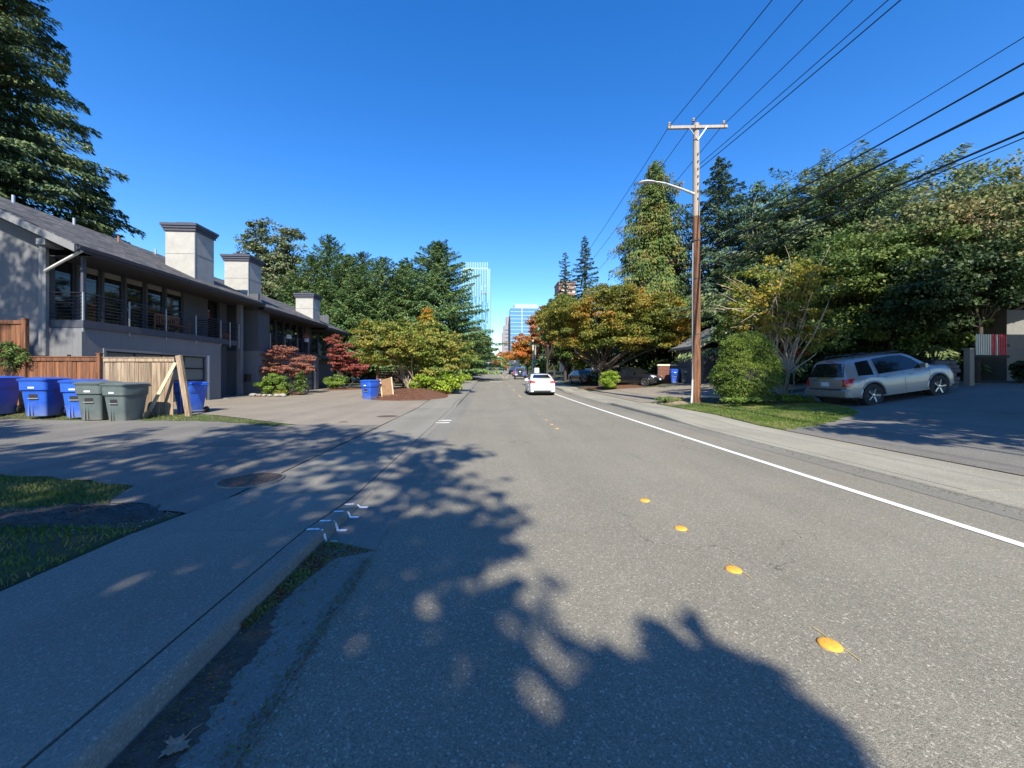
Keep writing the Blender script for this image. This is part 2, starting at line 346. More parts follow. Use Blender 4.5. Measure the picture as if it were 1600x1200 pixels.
def slabs(name, x0f, w, sf, joints, kx0f, kw, m=M['conc'], mk=M['kerb'], sign=1):
    """pavement slabs as pieces with recessed joints, kerb stones beside the road"""
    root = setting(name); kr = setting('kerb')
    for a, b in zip(joints[:-1], joints[1:]):
        g = .009; ys = np.linspace(a + g, b - g, max(2, int((b - a) / .8) + 1)); V = []; F = []
        jit = random.uniform(-.004, .004)
        for y in ys:
            x0 = float(x0f(y)); zt = float(sf(y) + rise(y)) + jit
            V += [(x0 + g, y, zt - .14), (x0 + g, y, zt), (x0 + w - g, y, zt), (x0 + w - g, y, zt - .14)]
        mb = MB(); mb.loft([V[q * 4:q * 4 + 4] for q in range(len(ys))]); mb.build('slab', m, root)
        V = []; ys = np.linspace(a + .003, b - .003, len(ys) * 2)
        mb = MB(); rings = []
        for y in ys:
            x0 = float(kx0f(y)); zt = float(sf(y) + rise(y)) + .002; zb = float(rise(y)) - .05; h_ = max(float(sf(y)), .01)
            if sign > 0:   # road on the +x side
                rings.append([(x0, y, zb), (x0, y, zt), (x0 + kw - .035, y, zt), (x0 + kw - .012, y, zt - min(.010, h_ * .3)), (x0 + kw, y, zt - min(.035, h_ * .7)), (x0 + kw + .012, y, zb)])
            else:
                rings.append([(x0 + kw, y, zb), (x0 + kw, y, zt), (x0 + .045, y, zt), (x0 + .012, y, zt - min(.018, h_ * .3)), (x0, y, zt - min(.05, h_ * .7)), (x0 - .012, y, zb)])
        mb.loft(rings); mb.build('kerb_stone', mk, kr, True, ang=50)
jl = [-4, -1.5, .9, 3.55, 4.95, 7.35, 9.8, 12.3, 14.7, 17.1, 19.5, 22, 24.5, 27, 29.5, 32, 35, 38, 41, 44, 47, 50, 55, 60, 65, 70, 75, 80]
slabs('sidewalk', lambda y: -3.1, 1.47, s_l, jl, lambda y: -1.62, .155)
jr = [-2, 1.5, 4.5, 7.5, 10.4, 12.6, 15.3, 18, 20.5, 23.5, 26.5, 29.5, 31.5, 34, 37, 40, 44, 48, 52, 56, 60, 66, 72, 80]
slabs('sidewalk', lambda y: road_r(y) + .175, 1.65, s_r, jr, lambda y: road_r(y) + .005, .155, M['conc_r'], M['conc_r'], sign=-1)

def lerpf(pts): xs_, ys_ = zip(*pts); return lambda t: float(np.interp(t, xs_, ys_))
lo = lerpf([(-40, 6.2), (-12, 6.0), (-8, 5.9), (-6, 5.65), (-5.2, 5.45), (-4.6, 5.25), (-4.3, 4.6), (-3.9, 4.35), (-3.1, 4.15)])
hi = lerpf([(-40, 12.2), (-14, 12.35), (-11, 12.2), (-8.5, 11.9), (-6.6, 11.2), (-5.9, 10.8), (-5.5, 11.25), (-3.1, 11.25)])
o = sheet_c('alley_driveway', lambda x: (lo(x) + .05 * math.sin(x * 9), hi(x) + .06 * math.sin(x * 7)), np.concatenate([np.arange(-40, -12, 1), np.arange(-12, -3.09, .2), [-3.095]]), M['alley'], .012, 14); o['kind'] = 'structure'
lo2 = lerpf([(-15.2, 14.1), (-9.9, 13.9), (-9.2, 13.6), (-7, 12.1), (-5.6, 11.3), (-5.5, 11.26), (-3.1, 11.26)])
hi2 = lerpf([(-15.2, 38), (-8.4, 38), (-7.6, 24.5), (-6.6, 21.2), (-5.6, 20.2), (-4.6, 19.8), (-3.1, 20.0)])
o = sheet_c('house_driveway', lambda x: (lo2(x), hi2(x)), np.concatenate([np.arange(-15, -3.09, .25), [-3.095]]), M['drive'], .014, 34); o['kind'] = 'structure'
# right driveways
dl = lerpf([(0, 0), (3, 0.), (9, 9.6), (13, 11.0), (18, 11.3), (40, 11.5)])
o = sheet('side_driveway', lambda y: (float(road_r(y)) + 1.83, 34), np.arange(-12, 9.6, .5), M['alley'], .012, 40); o['kind'] = 'structure'
pad_edge = lerpf([(7.68, 9.62), (9.1, 9.9), (11.0, 10.9), (11.9, 11.8), (12.6, 13.2), (14, 17.5), (40, 17.5)])
pad_top = lambda x: pad_edge(x) + .07 * math.sin(x * 7) + .06 * math.sin(x * 17 + 1)
o = sheet_c('parking_pad', lambda x: (9.5, pad_top(x)), np.concatenate([np.arange(7.68, 14, .1), np.arange(14, 34, .4)]), M['alley'], .014, 14); o['kind'] = 'structure'
o = sheet('neighbour_driveway', lambda y: (float(road_r(y)) + 1.83, 21.5), np.arange(18.6, 30.01, .5), M['drive'], .012, 24); o['kind'] = 'structure'
o = sheet('side_street', lambda y: (float(road_r(y)) + 1.83, 60), np.arange(48, 57.01, 1), M['drive'], .012, 24); o['kind'] = 'structure'

# mulch beds as low mounds
def mound(name, cx, cy, rx, ry, h, m, n=26, rot=0):
    V = []; rng = np.random.default_rng(int(abs(cx * 31 + cy * 7)))
    ph = rng.uniform(0, 6, 3)
    for i in range(n + 1):
        for j in range(36):
            t = 2 * math.pi * j / 36; q = i / n
            e = 1 + .1 * math.sin(3 * t + ph[0]) + .07 * math.sin(5 * t + ph[1])
            x = cx + rx * e * q * math.cos(t); y = cy + ry * e * q * math.sin(t)
            V.append((x, y, hz(x, y) + h * (1 - q * q) + .03 * (1 - q) + rng.normal(0, .012) - (.03 if i == n else 0)+.015))
    F = [(i * 36 + j, i * 36 + (j + 1) % 36, (i + 1) * 36 + (j + 1) % 36, (i + 1) * 36 + j) for i in range(n) for j in range(36)]
    o = mesh_np(name, V, np.array(F)[:, ::-1], m, None, True); return o
for a in ((-4.9, 25.0, 2.5, 5.2, .38), (-13.9, 26.6, 1.5, 2.1, .12), (-12.4, 33.5, 1.8, 1.6, .1), (10.6, 31.8, 3.0, 1.6, .12), (-3.9, 32, 1.5, 6, .15)):
    o = mound('mulch_bed', *a, M['mulch']); o['kind'] = 'structure'
o = mound('gravel_patch', -4.15, 4.15, .85, .42, .01, mat('gravel_soil', (.075, .07, .062), .95, noise=.4, nscale=40, bump=1, bscale=90)); o['kind'] = 'structure'
o = mound('bare_soil', 8.6, 17.4, .9, 1.1, .06, mat('dry_soil', (.24, .19, .13), .95, noise=.3, nscale=6, bump=.6)); o['kind'] = 'structure'

# painted markings
def stripe(name, pts, width, m, label, off=.006, cat='road marking', group=None):
    V = []; 
    for i, (x, y) in enumerate(pts):
        a = pts[max(i - 1, 0)]; b = pts[min(i + 1, len(pts) - 1)]; dx, dy = b[0] - a[0], b[1] - a[1]; l = math.hypot(dx, dy); nx_, ny_ = -dy / l * width / 2, dx / l * width / 2
        z = float(rise(y)) + off
        V += [(x - nx_, y - ny_, z), (x + nx_, y + ny_, z)]
    F = [(2*i, 2*i+2, 2*i+3, 2*i+1) for i in range(len(pts) - 1)]
    return tag(mesh_np(name, V, F, m), label, cat, group)
stripe('edge_line', [(min(4.66 + float(road_r(y)) - 5.85, 40), y) for y in np.arange(-5, 120, 1.)], .115, M['white'], 'solid white line along the right side of the road')
stripe('median_line', [(2.45, 62), (2.6, 90), (3.0, 125), (3.2, 155)], .22, M['yellow'], 'yellow line along the left side of the far painted median')
stripe('median_line', [(2.75, 62), (4.6, 90), (6.4, 120)], .22, M['yellow'], 'yellow line branching right along the far painted median')
ORD = ['first', 'second', 'third', 'fourth', 'fifth', 'sixth', 'seventh', 'eighth']
for i, y in enumerate(np.arange(24, 62, 7.5)):
    stripe('centre_dash', [(2.0 + (y - 24) * .012, y), (2.0 + (y + 2.4 - 24) * .012, y + 2.4)], .11, M['yellow'], f'{ORD[i]} short faded yellow dash in the road centre, counted from the camera', group='centre dashes')
mb = MB()
for k in range(7): mb.box(.15 + k * .22, .15 + k * .22 + .13, 48.2 + (k % 2) * .3, 50.4, float(rise(49)) + .03, float(rise(49)) + .045)
tag(mb.build('lane_lettering', M['white']), 'small faded white pavement marking across the left lane', 'road marking')
# kerb paint marks, running over the kerb and into the gutter
for i, y in enumerate([3.52, 3.78, 4.12, 4.42]):
    x0 = -1.615; z = float(s_l(y)) + .0065; mb = MB(); hh = max(z - .004, .02)
    P = [(x0, z), (-1.53, z), (-1.48, z - .01), (-1.462, z - .05 * hh / .12), (-1.446, .008), (-1.36, .008)]
    rings = [[(x, y - .02 + .01 * math.sin(q), zz), (x, y + .02, zz)] for q, (x, zz) in enumerate(P)]
    vs = [p for r in rings for p in r]; mb.add(vs, [(2*q, 2*q+1, 2*q+3, 2*q+2) for q in range(len(P) - 1)])
    tag(mb.build('kerb_mark', M['worn']), ['white spray mark across the kerb beside the weedy gutter, nearest the camera', 'second white spray mark up the kerb from the weedy gutter', 'third white spray mark on the kerb, near where it drops', 'farthest white spray mark of the kerb group, where the kerb drops to the driveway'][i], 'paint mark', 'white spray marks on the kerb')
for i, y in enumerate((11.8, 12.4)):
    mb = MB(); z = float(s_l(y)) + .012; mb.box(-1.62, -1.2, y - .018, y + .018, z - .004, z + .003)
    tag(mb.build('kerb_mark', M['worn']), ['nearer white mark on the flush kerb at the far side of the driveway', 'farther white mark on the flush kerb at the far side of the driveway'][i], 'paint mark', 'white spray marks on the kerb')
# manholes
def manhole(x, y, r, label):
    t = thing('manhole', label, 'manhole', (x, y, hz(x, y) + .022))
    MB().lathe([(r * 1.02, -.02), (r * 1.02, .0), (r * .94, .0), (r * .94, -.012)], n=40).build('frame_ring', M['kerb'], t)
    mb = MB().lathe([(r * .92, -.015), (r * .92, -.002), (0, -.002)], n=40)
    mb.build('lid', M['iron'], t)
    mb = MB()
    for i in range(-4, 5):
        for j in range(-4, 5):
            if math.hypot(i, j) < 4.2: mb.box(i*r*.19 - r*.06, i*r*.19 + r*.06, j*r*.19 - r*.06, j*r*.19 + r*.06, -.002, .003)
    mb.build('grip_pattern', M['iron'], t)['kind'] = 'stuff'
manhole(-3.3, 5.55, .40, 'large round rusty manhole cover at the corner of the shaded driveway')
manhole(-3.5, 13.5, .36, 'round rusty manhole cover in the sunlit driveway apron')
manhole(-4.4, 11.9, .13, 'small round valve cover near the sunlit manhole')
# lane markers: yellow discs with a thin guide line
M['dot'] = mat('marker_yellow', (.60, .26, .03), .65, col2=(.78, .38, .05), nscale=45, detail=8)
M['string'] = mat('pale_yellow_string', (.62, .46, .16), .6)
dd = [(1.255, 2.02), (1.247, 2.84), (1.24, 3.63), (1.23, 4.46)]
dlab = ['largest yellow disc marker on the road, nearest the camera', 'second nearest yellow disc marker on the road', 'third yellow disc marker, just past the branch shadows', 'fourth yellow disc marker, smallest of the near row']
def marker(x, y, label, grp, line=True):
    t = thing('road_marker', label, 'road marker', (x * 1.5, y, 0), R(random.uniform(-6, 6)), grp)
    MB().lathe([(.058, .0), (.058, .006), (.054, .011), (.040, .016), (.018, .0185), (0, .019)], n=28).build('disc', M['dot'], t, True)
    if line:
        mb = MB(); a = [(-.012 + random.uniform(-.003, .003), yy, .007) for yy in np.linspace(-.10, .17, 9)]
        mb.tube([(.055 + p[0], p[1] - .03, .007) for p in a], .0022, 5); mb.build('guide_string', M['string'], t)
    return t
for (x, y), l in zip(dd, dlab): marker(x, y, l, 'yellow disc markers')
for i, y in enumerate((10.5, 11.4, 12.5, 14.2, 18.2, 19.1, 20.0)):
    marker(1.25, y, f'{ORD[i]} tiny yellow disc marker beyond the gap in the road centre', 'far disc markers', False)

# brown silt washed against the kerb
rng_ = np.random.default_rng(8); V = []; ysd = np.linspace(.3, 3.15, 150)
for y in ysd:
    e = np.interp(y, [.3, 1.2, 2.2, 2.5, 3.0, 3.15], [.30, .27, .20, .12, .09, .02]) + .016 * math.sin(y * 9) + .012 * math.sin(y * 31) + rng_.normal(0, .012)
    V += [(-1.448, y, .0085), (-1.448 + max(e, .01), y, .0085)]
k = np.arange(149)[:, None] * 2; o = mesh_np('gutter_silt', V, np.concatenate([k, k + 1, k + 3, k + 2], 1), mat('silt', (.085, .068, .055), .95, noise=.4, nscale=14, detail=8, bump=.8, bscale=120)); o['kind'] = 'stuff'
# fallen maple leaf in the gutter
def maple_leaf(name, loc, s, rz, m, label=None, grp=None):
    out = [(0,-.1),(.12,-.28),(.42,-.34),(.36,-.16),(.62,.02),(.95,.05),(.74,.22),(.80,.38),(.50,.36),(.42,.52),(.30,.48),(.34,.80),(.18,.78),(.0,1.12)]
    pts = out + [(-x, y) for x, y in out[-2:0:-1]]
    bm = bmesh.new(); vs = [bm.verts.new((x * s, y * s, s * (.10 * abs(x) ** 1.4 + .12 * max(0, y - .3) + .05 * math.sin(7 * x + 3 * y)) + .006)) for x, y in pts]
    c = bm.verts.new((0, .1 * s, .004)); k = len(vs)
    for i in range(k): bm.faces.new((vs[i], vs[(i + 1) % k], c))
    me = bpy.data.meshes.new(name); bm.to_mesh(me); bm.free(); me.materials.append(m)
    t = thing(name, label, 'leaf', loc, rz, grp); o = bpy.data.objects.new('blade', me); COL.objects.link(o); o.parent = t
    MB().tube([(0, -.1 * s, .008), (.03 * s, -.6 * s, .02), (.1 * s, -1.15 * s, .008)], [.0022, .0018, .0014], 5).build('stalk', m, t); return t
dry = mat('dry_leaf', (.30, .20, .13), .7, col2=(.20, .09, .05), nscale=25)
maple_leaf('fallen_leaf', (-1.24, 1.63, .010), .072, R(155), mat('pale_dry_leaf', (.40, .27, .19), .7, col2=(.26, .13, .08), nscale=30), 'large dry brown maple leaf lying in the gutter')
maple_leaf('fallen_leaf', (-2.7, 4.55, .06), .045, R(30), dry, 'small reddish leaf lying on the shaded sidewalk')
# ------------------------------------------------------------------ the long grey townhouse on the left
def plane_x(x): return lambda u, v, w_: (x + w_, u, v)     # outline (y, z), depth along x
def plane_y(y): return lambda u, v, w_: (u, y + w_, v)
GZ = -.05
XE = -14.6                                                    # eave edge
units = [(14.5, 25.9, 5.98, 'A'), (25.9, 35.6, 5.80, 'B'), (35.6, 41.2, 5.66, 'C')]
hs = thing('townhouse', 'long two storey grey townhouse with dark shingle roof and balconies', 'house', (-16, 15, 0), world=True)
XR = -20.8; SL = .475
def wall(pts2, x, d, m=None, nm='wall'): return MB().prism(pts2, 0, d, plane_x(x)).build(nm, m or M['siding'], hs)
# gable wall facing the camera, under the rake
def roofz(x, ze): return ze + (XE - x) * SL if x > XR else ze + (XE - XR) * SL - (XR - x) * SL
y0 = 15.12
ze = 5.98
MB().prism([(-16.3, GZ), (-16.3, roofz(-16.3, ze) - .30), (XR, roofz(XR, ze) - .30), (-27, roofz(-27, ze) - .30), (-27, GZ)], 0, .18, plane_y(y0)).build('wall', M['siding'], hs)
# lower boxes (garage storey)
def garage_box(ya, yb, gy0, gy1, zt, gt, z0=GZ):
    X = -15.0
    MB().box(X - .16, X, ya + .17, gy0, z0, zt).box(X - .16, X, gy1, yb, z0, zt).box(X - .16, X, gy0, gy1, gt, zt).build('wall', M['siding'], hs)
    MB().box(-16.29 if ya < 20 else -17.3, X, ya, ya + .165, z0, zt).build('wall', M['siding'], hs)
    MB().box(-17.3, X - .17, yb - .17, yb, z0, zt).build('wall', M['siding'], hs)
    MB().box(X - .02, X + .035, gy0 - .10, gy0, z0, gt + .1).box(X - .02, X + .035, gy1, gy1 + .10, z0, gt + .1).box(X - .02, X + .035, gy0, gy1, gt, gt + .1).build('door_frame', M['fascia'], hs)
    MB().box(X - .165, X - .155, gy0, gy1, z0, gt).build('garage_backing', M['dark'], hs)
    g = MB().box(X - .12, X - .08, gy0, gy1, z0, gt)
    nc, nr = 4, 4; w_ = (gy1 - gy0) / nc; h_ = (gt - z0 - .05) / nr
    gd = MB(); 
    for c in range(nc + 1): yy = gy0 + c * w_; gd.box(X - .11, X - .055, max(gy0, yy - .035), min(gy1, yy + .035), z0, gt)
    for r_ in range(nr + 1): zz = z0 + .03 + r_ * h_; gd.box(X - .108, X - .058, gy0, gy1, max(z0, zz - .035), min(gt, zz + .035))
    gdo = gd.build('garage_door', M['black'], hs)
    pane = None
    for c in range(nc):
        for r_ in range(nr):
            if pane is None:
                pane = MB().box(0, .012, 0, w_ - .06, 0, h_ - .06).build('pane', M['frost']); pane.parent = gdo
                pane.location = (X - .095, gy0 + .03, z0 + .06)
            else: link_copy(pane, gdo, (X - .095, gy0 + c * w_ + .03, z0 + .06 + r_ * h_))
garage_box(15.12, 22.5, 16.0, 21.3, 3.22, 2.42)
garage_box(26.0, 34.9, 28.6, 33.9, 3.02, 2.28)
# decks, window walls
def window(x, ya, yb, za, zb, facing='x', curtain=False):
    fr = .05
    if facing == 'x':
        f = MB().box(x - .05, x + .04, ya, ya + fr, za, zb).box(x - .05, x + .04, yb - fr, yb, za, zb).box(x - .05, x + .04, ya + fr, yb - fr, za, za + fr).box(x - .05, x + .04, ya + fr, yb - fr, zb - fr, zb).build('window', M['trim'], hs)
        p = MB().box(x - .03, x - .015, ya + fr, yb - fr, za + fr, zb - fr).build('pane', M['glass'], f)
        if curtain: MB().box(x - .012, x + .0, ya + fr, yb - fr, zb - fr - .32, zb - fr).build('blind', M['cover'], f)
    return f
def posts(xp, ys, za, zb, w_=.14):
    for y in ys: MB().box(xp - .05, xp + .05, y - w_ / 2, y + w_ / 2, za, zb).build('post', M['siding_d'], hs)
def railing(ya, yb, x, zd, zt, xin, side_a=True, side_b=True):
    r = thing_part = MB()
    n = max(2, round((yb - ya) / 1.85)); rail = MB()
    for k in range(8):
        z = zd + .12 + k * (zt - zd - .12) / 7; rr = .014 if k < 7 else .024
        rail.tube([(x, ya, z), (x, yb, z)], rr, 6)
        if side_a: rail.tube([(x, ya, z), (xin, ya, z)], rr, 6)
        if side_b: rail.tube([(x, yb, z), (xin, yb, z)], rr, 6)
    rr_ = rail.build('railing', M['black'], hs)
    for i in range(n + 1):
        y = ya + (yb - ya) * i / n
        MB().box(x - .02, x + .02, y - .025, y + .025, zd - .42, zt + .02).build('post', M['steel'], rr_)
MB().box(-15.08, -14.99, 15.16, 15.27, 3.5, 5.86).build('post', M['trim'], hs)
MB().box(-15.0, -14.96, 21.42, 21.56, GZ, 2.5).build('jamb', M['white_trim'], hs)
MB().box(-15.0, -14.96, 34.02, 34.2, GZ, 2.4).build('jamb', M['white_trim'], hs)
# unit A deck
MB().box(-16.11, -14.93, 15.10, 22.5, 3.225, 3.50).build('deck', M['trim'], hs)
MB().box(-16.29, -14.96, 15.14, 22.46, 3.50, 3.515).build('deck_floor', M['siding_d'], hs)
ZA = 3.515
wy = [15.35, 16.25, 17.25, 18.26, 19.32, 20.41, 21.6]
for a, b in zip(wy[:-1], wy[1:]): window(-16.36, a + .07, b - .07, ZA + .02, 6.0, curtain=(a > 16))
posts(-16.3, wy[1:-1], ZA, 6.25, .09); posts(-16.3, [wy[0], wy[-1]], ZA, 6.25, .18)
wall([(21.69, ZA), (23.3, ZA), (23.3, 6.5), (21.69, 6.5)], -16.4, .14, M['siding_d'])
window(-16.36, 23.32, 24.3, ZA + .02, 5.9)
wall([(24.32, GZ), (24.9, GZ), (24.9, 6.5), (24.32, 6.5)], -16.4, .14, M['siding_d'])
MB().box(-16.5, -15.02, 22.5, 24.1, 3.22, 3.5).build('deck', M['trim'], hs)
railing(15.14, 22.44, -14.97, 3.5, 4.52, -16.2)
railing(22.5, 24.1, -15.03, 3.5, 4.52, -16.2, False, True)
MB().box(-16.44, -16.30, 15.15, 24.9, 6.02, 6.6).build('header', M['siding_d'], hs)
# recess with tall entry between A and B
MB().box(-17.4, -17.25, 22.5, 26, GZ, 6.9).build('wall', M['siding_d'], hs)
MB().box(-15.7, -15.45, 24.95, 25.2, GZ, 6.5).build('column', M['siding'], hs)
dr = MB().box(-17.25, -17.18, 23.3, 24.3, GZ, 2.15).build('entry_door', M['door'], hs)
MB().tube([(-17.12, 23.42, .95), (-17.12, 23.42, 1.15)], .015).build('handle', M['steel'], dr)
window(-17.2, 24.7, 25.5, .3, 5.6)
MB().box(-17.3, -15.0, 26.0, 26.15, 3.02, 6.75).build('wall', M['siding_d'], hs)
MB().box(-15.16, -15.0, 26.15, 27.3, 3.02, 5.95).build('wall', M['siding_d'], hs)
lm = MB().box(-15.0, -14.86, 26.7, 26.85, 1.75, 2.1).build('wall_lamp', M['black'], hs)
# unit B deck
MB().box(-17.0, -14.93, 27.3, 34.9, 3.025, 3.26).build('deck', M['trim'], hs)
wy = [27.35, 28.4, 29.45, 30.5, 31.6, 32.7, 33.8, 34.9]
for a, b in zip(wy[:-1], wy[1:]): window(-16.36, a + .06, b - .06, 3.3, 5.7)
posts(-16.3, wy, 3.27, 6.0, .09)
railing(27.34, 34.86, -14.97, 3.26, 4.3, -16.2)
MB().box(-16.44, -16.3, 27.3, 34.95, 5.72, 6.4).build('header', M['siding_d'], hs)
# unit C
MB().box(-16.2, -16.05, 34.95, 40.9, GZ, 6.2).build('wall', M['siding_d'], hs)
MB().box(-17.0, -15.1, 35.4, 39.8, 2.98, 3.2).build('deck', M['trim'], hs)
for a in (35.8, 37.2, 38.6): window(-16.02, a, a + 1.2, 3.3, 5.5)
railing(35.5, 39.7, -15.15, 3.2, 4.2, -16.0)
MB().box(-16.5, -16.2, 40.75, 40.9, GZ, 6.3).box(-26, -16.5, 40.75, 40.9, GZ, 7.6).build('wall', M['siding_d'], hs)
MB().box(-26.8, -26.6, 15.3, 40.7, GZ, 6.8).build('wall', M['siding'], hs)
# roofs
for (ya, yb, ze_, nm) in units:
    t = .16; yb2 = yb + (.0 if nm != 'C' else .0)
    P = [(XE, ze_), (XR, ze_ + (XE - XR) * SL), (-27, ze_ + (XE - XR) * SL - (27 + XR) * SL)]
    r = MB().prism([(P[0][0], P[0][1]), (P[1][0], P[1][1]), (P[2][0], P[2][1]), (P[2][0], P[2][1] + t), (P[1][0], P[1][1] + t), (P[0][0], P[0][1] + t)], 0, yb2 - ya, lambda u, v, w_, a=ya: (u, a + w_, v)).build('roof', M['roof'], hs)
    # gutter and fascia along the eave
    MB().box(XE + .01, XE + .035, ya, yb2 - .01, ze_ - .10, ze_ + .10).build('fascia', M['trim'], r)
    MB().prism([(0, .0), (.10, .0), (.13, .11), (.11, .11), (.09, .02), (.02, .02), (.02, .11), (0, .11)], 0, yb2 - ya - .02, lambda u, v, w_, a=ya: (XE + .037 + u, a + w_, ze_ - .02 + v)).build('rain_gutter', M['trim'], r)
    MB().box(-16.3, XE, ya + (.63 if nm == 'A' else .02), yb2 - .02, ze_ - .13, ze_ - .10).build('soffit', M['soffit'], r)
    if nm == 'A':
        # rake board on the near gable
        a = Vector((XE + .02, ya - .02, ze_ + .02)); b = Vector((XR, ya - .02, ze_ + (XE - XR) * SL + .02)); c = Vector((-27, ya - .02, P[2][1] + .02))
        for p_, q_ in ((a, b), (b, c)):
            MB().prism([(p_.x, p_.z - .17), (q_.x, q_.z - .17), (q_.x, q_.z + .10), (p_.x, p_.z + .10)], 0, .045, plane_y(ya - .06)).build('rake_board', M['fascia'], r)
        MB().box(-15.9, -15.6, ya + .0, y0 - .01, roofz(-15.9, ze_) - .52, roofz(-15.6, ze_) - .17).build('outrigger', M['fascia'], r)
        for k, (x, y) in enumerate(((-20.2, 17.6), (-20.2, 20.0), (-19.6, 21.6), (-20.2, 24.6))):
            z = roofz(x, ze_) + t; MB().tube([(x, y, z - .05), (x, y, z + .32)], .05, 10).build('vent_pipe', M['steel'] if k != 2 else M['bench'], r)
# downspout from the gutter back to the wall and down the corner
MB().tube([(XE + .06, 14.66, 5.93), (-14.75, 14.66, 5.80), (-16.12, 15.0, 5.28), (-16.2, 15.05, 5.15), (-16.2, 15.05, 0)], .052, 8).build('downspout', M['white_trim'], hs)
MB().box(-16.36, -16.12, 15.0, 15.12, .1, 6.5).build('corner_board', M['fascia'], hs)
# chimneys
for k, (yc, ze_) in enumerate(((21.4, 5.98), (25.95, 5.9), (35.15, 5.70))):
    z0 = ze_ + .3; zt = [9.22, 8.98, 8.42][k]; xa, xb = -17.08, -15.58; ya, yb = yc, yc + 1.4
    c = MB().box(xa, xb, ya, yb, z0, zt).build('chimney', M['stucco'], hs)
    MB().box(xa - .008, xb + .008, ya - .008, yb + .008, z0 + (zt - z0) * .55, z0 + (zt - z0) * .55 + .02).box(xb - .03, xb + .01, ya - .01, ya + .02, z0, zt).build('panel_joint', M['fascia'], c)
    MB().box(xa - .07, xb + .07, ya - .07, yb + .07, zt - .12, zt + .02).box(xa - .12, xb + .12, ya - .12, yb + .12, zt + .02, zt + .14).box(xa - .17, xb + .17, ya - .17, yb + .17, zt + .14, zt + .27).build('cap', M['trim'], c)
    MB().box(xa + .45, xb - .45, ya + .4, yb - .4, zt + .27, zt + .42).box(xa + .33, xb - .33, ya + .28, yb - .28, zt + .42, zt + .46).build('flue', M['trim'], c)
    MB().box(xa - .04, xb + .04, ya - .04, yb + .03, z0 - .1, z0 + .22).build('flashing', M['trim'], c)
# paving edge, step and mat by the entrance
tag(MB().box(-16.9, -14.7, 22.6, 25.9, .02, .17).build('entrance_step', M['kerb'], bev=.01), 'low concrete step at the dark recessed entry', 'step')
mbx = thing('mailbox', 'black mailbox on the wall beside the recessed entry', 'mailbox', (-15.25, 25.0, 1.05))
MB().box(.02, .26, -.1, .25, 0, .42).build('body', M['black'], mbx, bev=.02); MB().box(.0, .29, -.12, .27, .42, .46).build('lid', M['black'], mbx)
# bench on the near balcony
t = thing('garden_bench', 'brown wooden slatted bench on the nearest balcony', 'bench', (-15.75, 20.2, 3.515), R(90))
for k in range(5): MB().box(-.75, .75, -.22 + k * .1, -.15 + k * .1, .40, .43).build('seat_slat', M['bench'], t)
for k in range(11): MB().box(-.68 + k * .13, -.63 + k * .13, .27, .30, .45, .85).build('back_slat', M['bench'], t)
MB().box(-.75, .75, .255, .305, .85, .92).build('top_rail', M['bench'], t)
for x in (-.74, .70):
    MB().box(x, x + .05, -.24, -.19, 0, .62).build('leg', M['bench'], t); MB().box(x, x + .05, .26, .31, 0, .9).build('leg', M['bench'], t); MB().box(x, x + .05, -.26, .26, .62, .66).build('armrest', M['bench'], t)
for k, (y, lb) in enumerate(((29.6, 'white planter box with drooping plant, hung on the second balcony rail, left one'), (32.4, 'white planter box with reddish plant on the second balcony rail, right one'))):
    t = thing('rail_planter', lb, 'planter', (-14.88, y, 4.15), 0, 'white planters on the second balcony')
    MB().box(-.09, .09, -.2, .2, 0, .3).build('box', M['white_trim'], t, bev=.01)
    V_, F_ = None, None
    rng = np.random.default_rng(k); mb = MB()
    for q in range(60):
        p = Vector((rng.normal(0, .12), rng.normal(0, .28), .3 + abs(rng.normal(0, .16)))); d = Vector(rng.normal(0, .05, 3)); e = Vector(rng.normal(0, .05, 3)); mb.add([p - d, p + e, p + d, p - e], [(0, 1, 2, 3)])
    mb.build('foliage', mat('planter_leaves', [(.12, .13, .03), (.35, .08, .04)][k], .7), t)
# red flower pot on the small balcony end
t = thing('flower_pot', 'small pot with red and white flowers at the end of the near balcony', 'flower pot', (-15.35, 23.4, 3.5))
MB().lathe([(.0, 0), (.1, 0), (.13, .2), (.11, .2), (.0, .18)], n=16).build('pot', M['brick'], t)
rng = np.random.default_rng(3); mb = MB()
for q in range(40):
    p = Vector((rng.normal(0, .1), rng.normal(0, .1), .22 + abs(rng.normal(0, .08)))); d = Vector(rng.normal(0, .03, 3)); e = Vector(rng.normal(0, .03, 3)); mb.add([p - d, p + e, p + d, p - e], [(0, 1, 2, 3)])
mb.build('flowers', mat('flower_petals', (.5, .08, .07), .7), t)

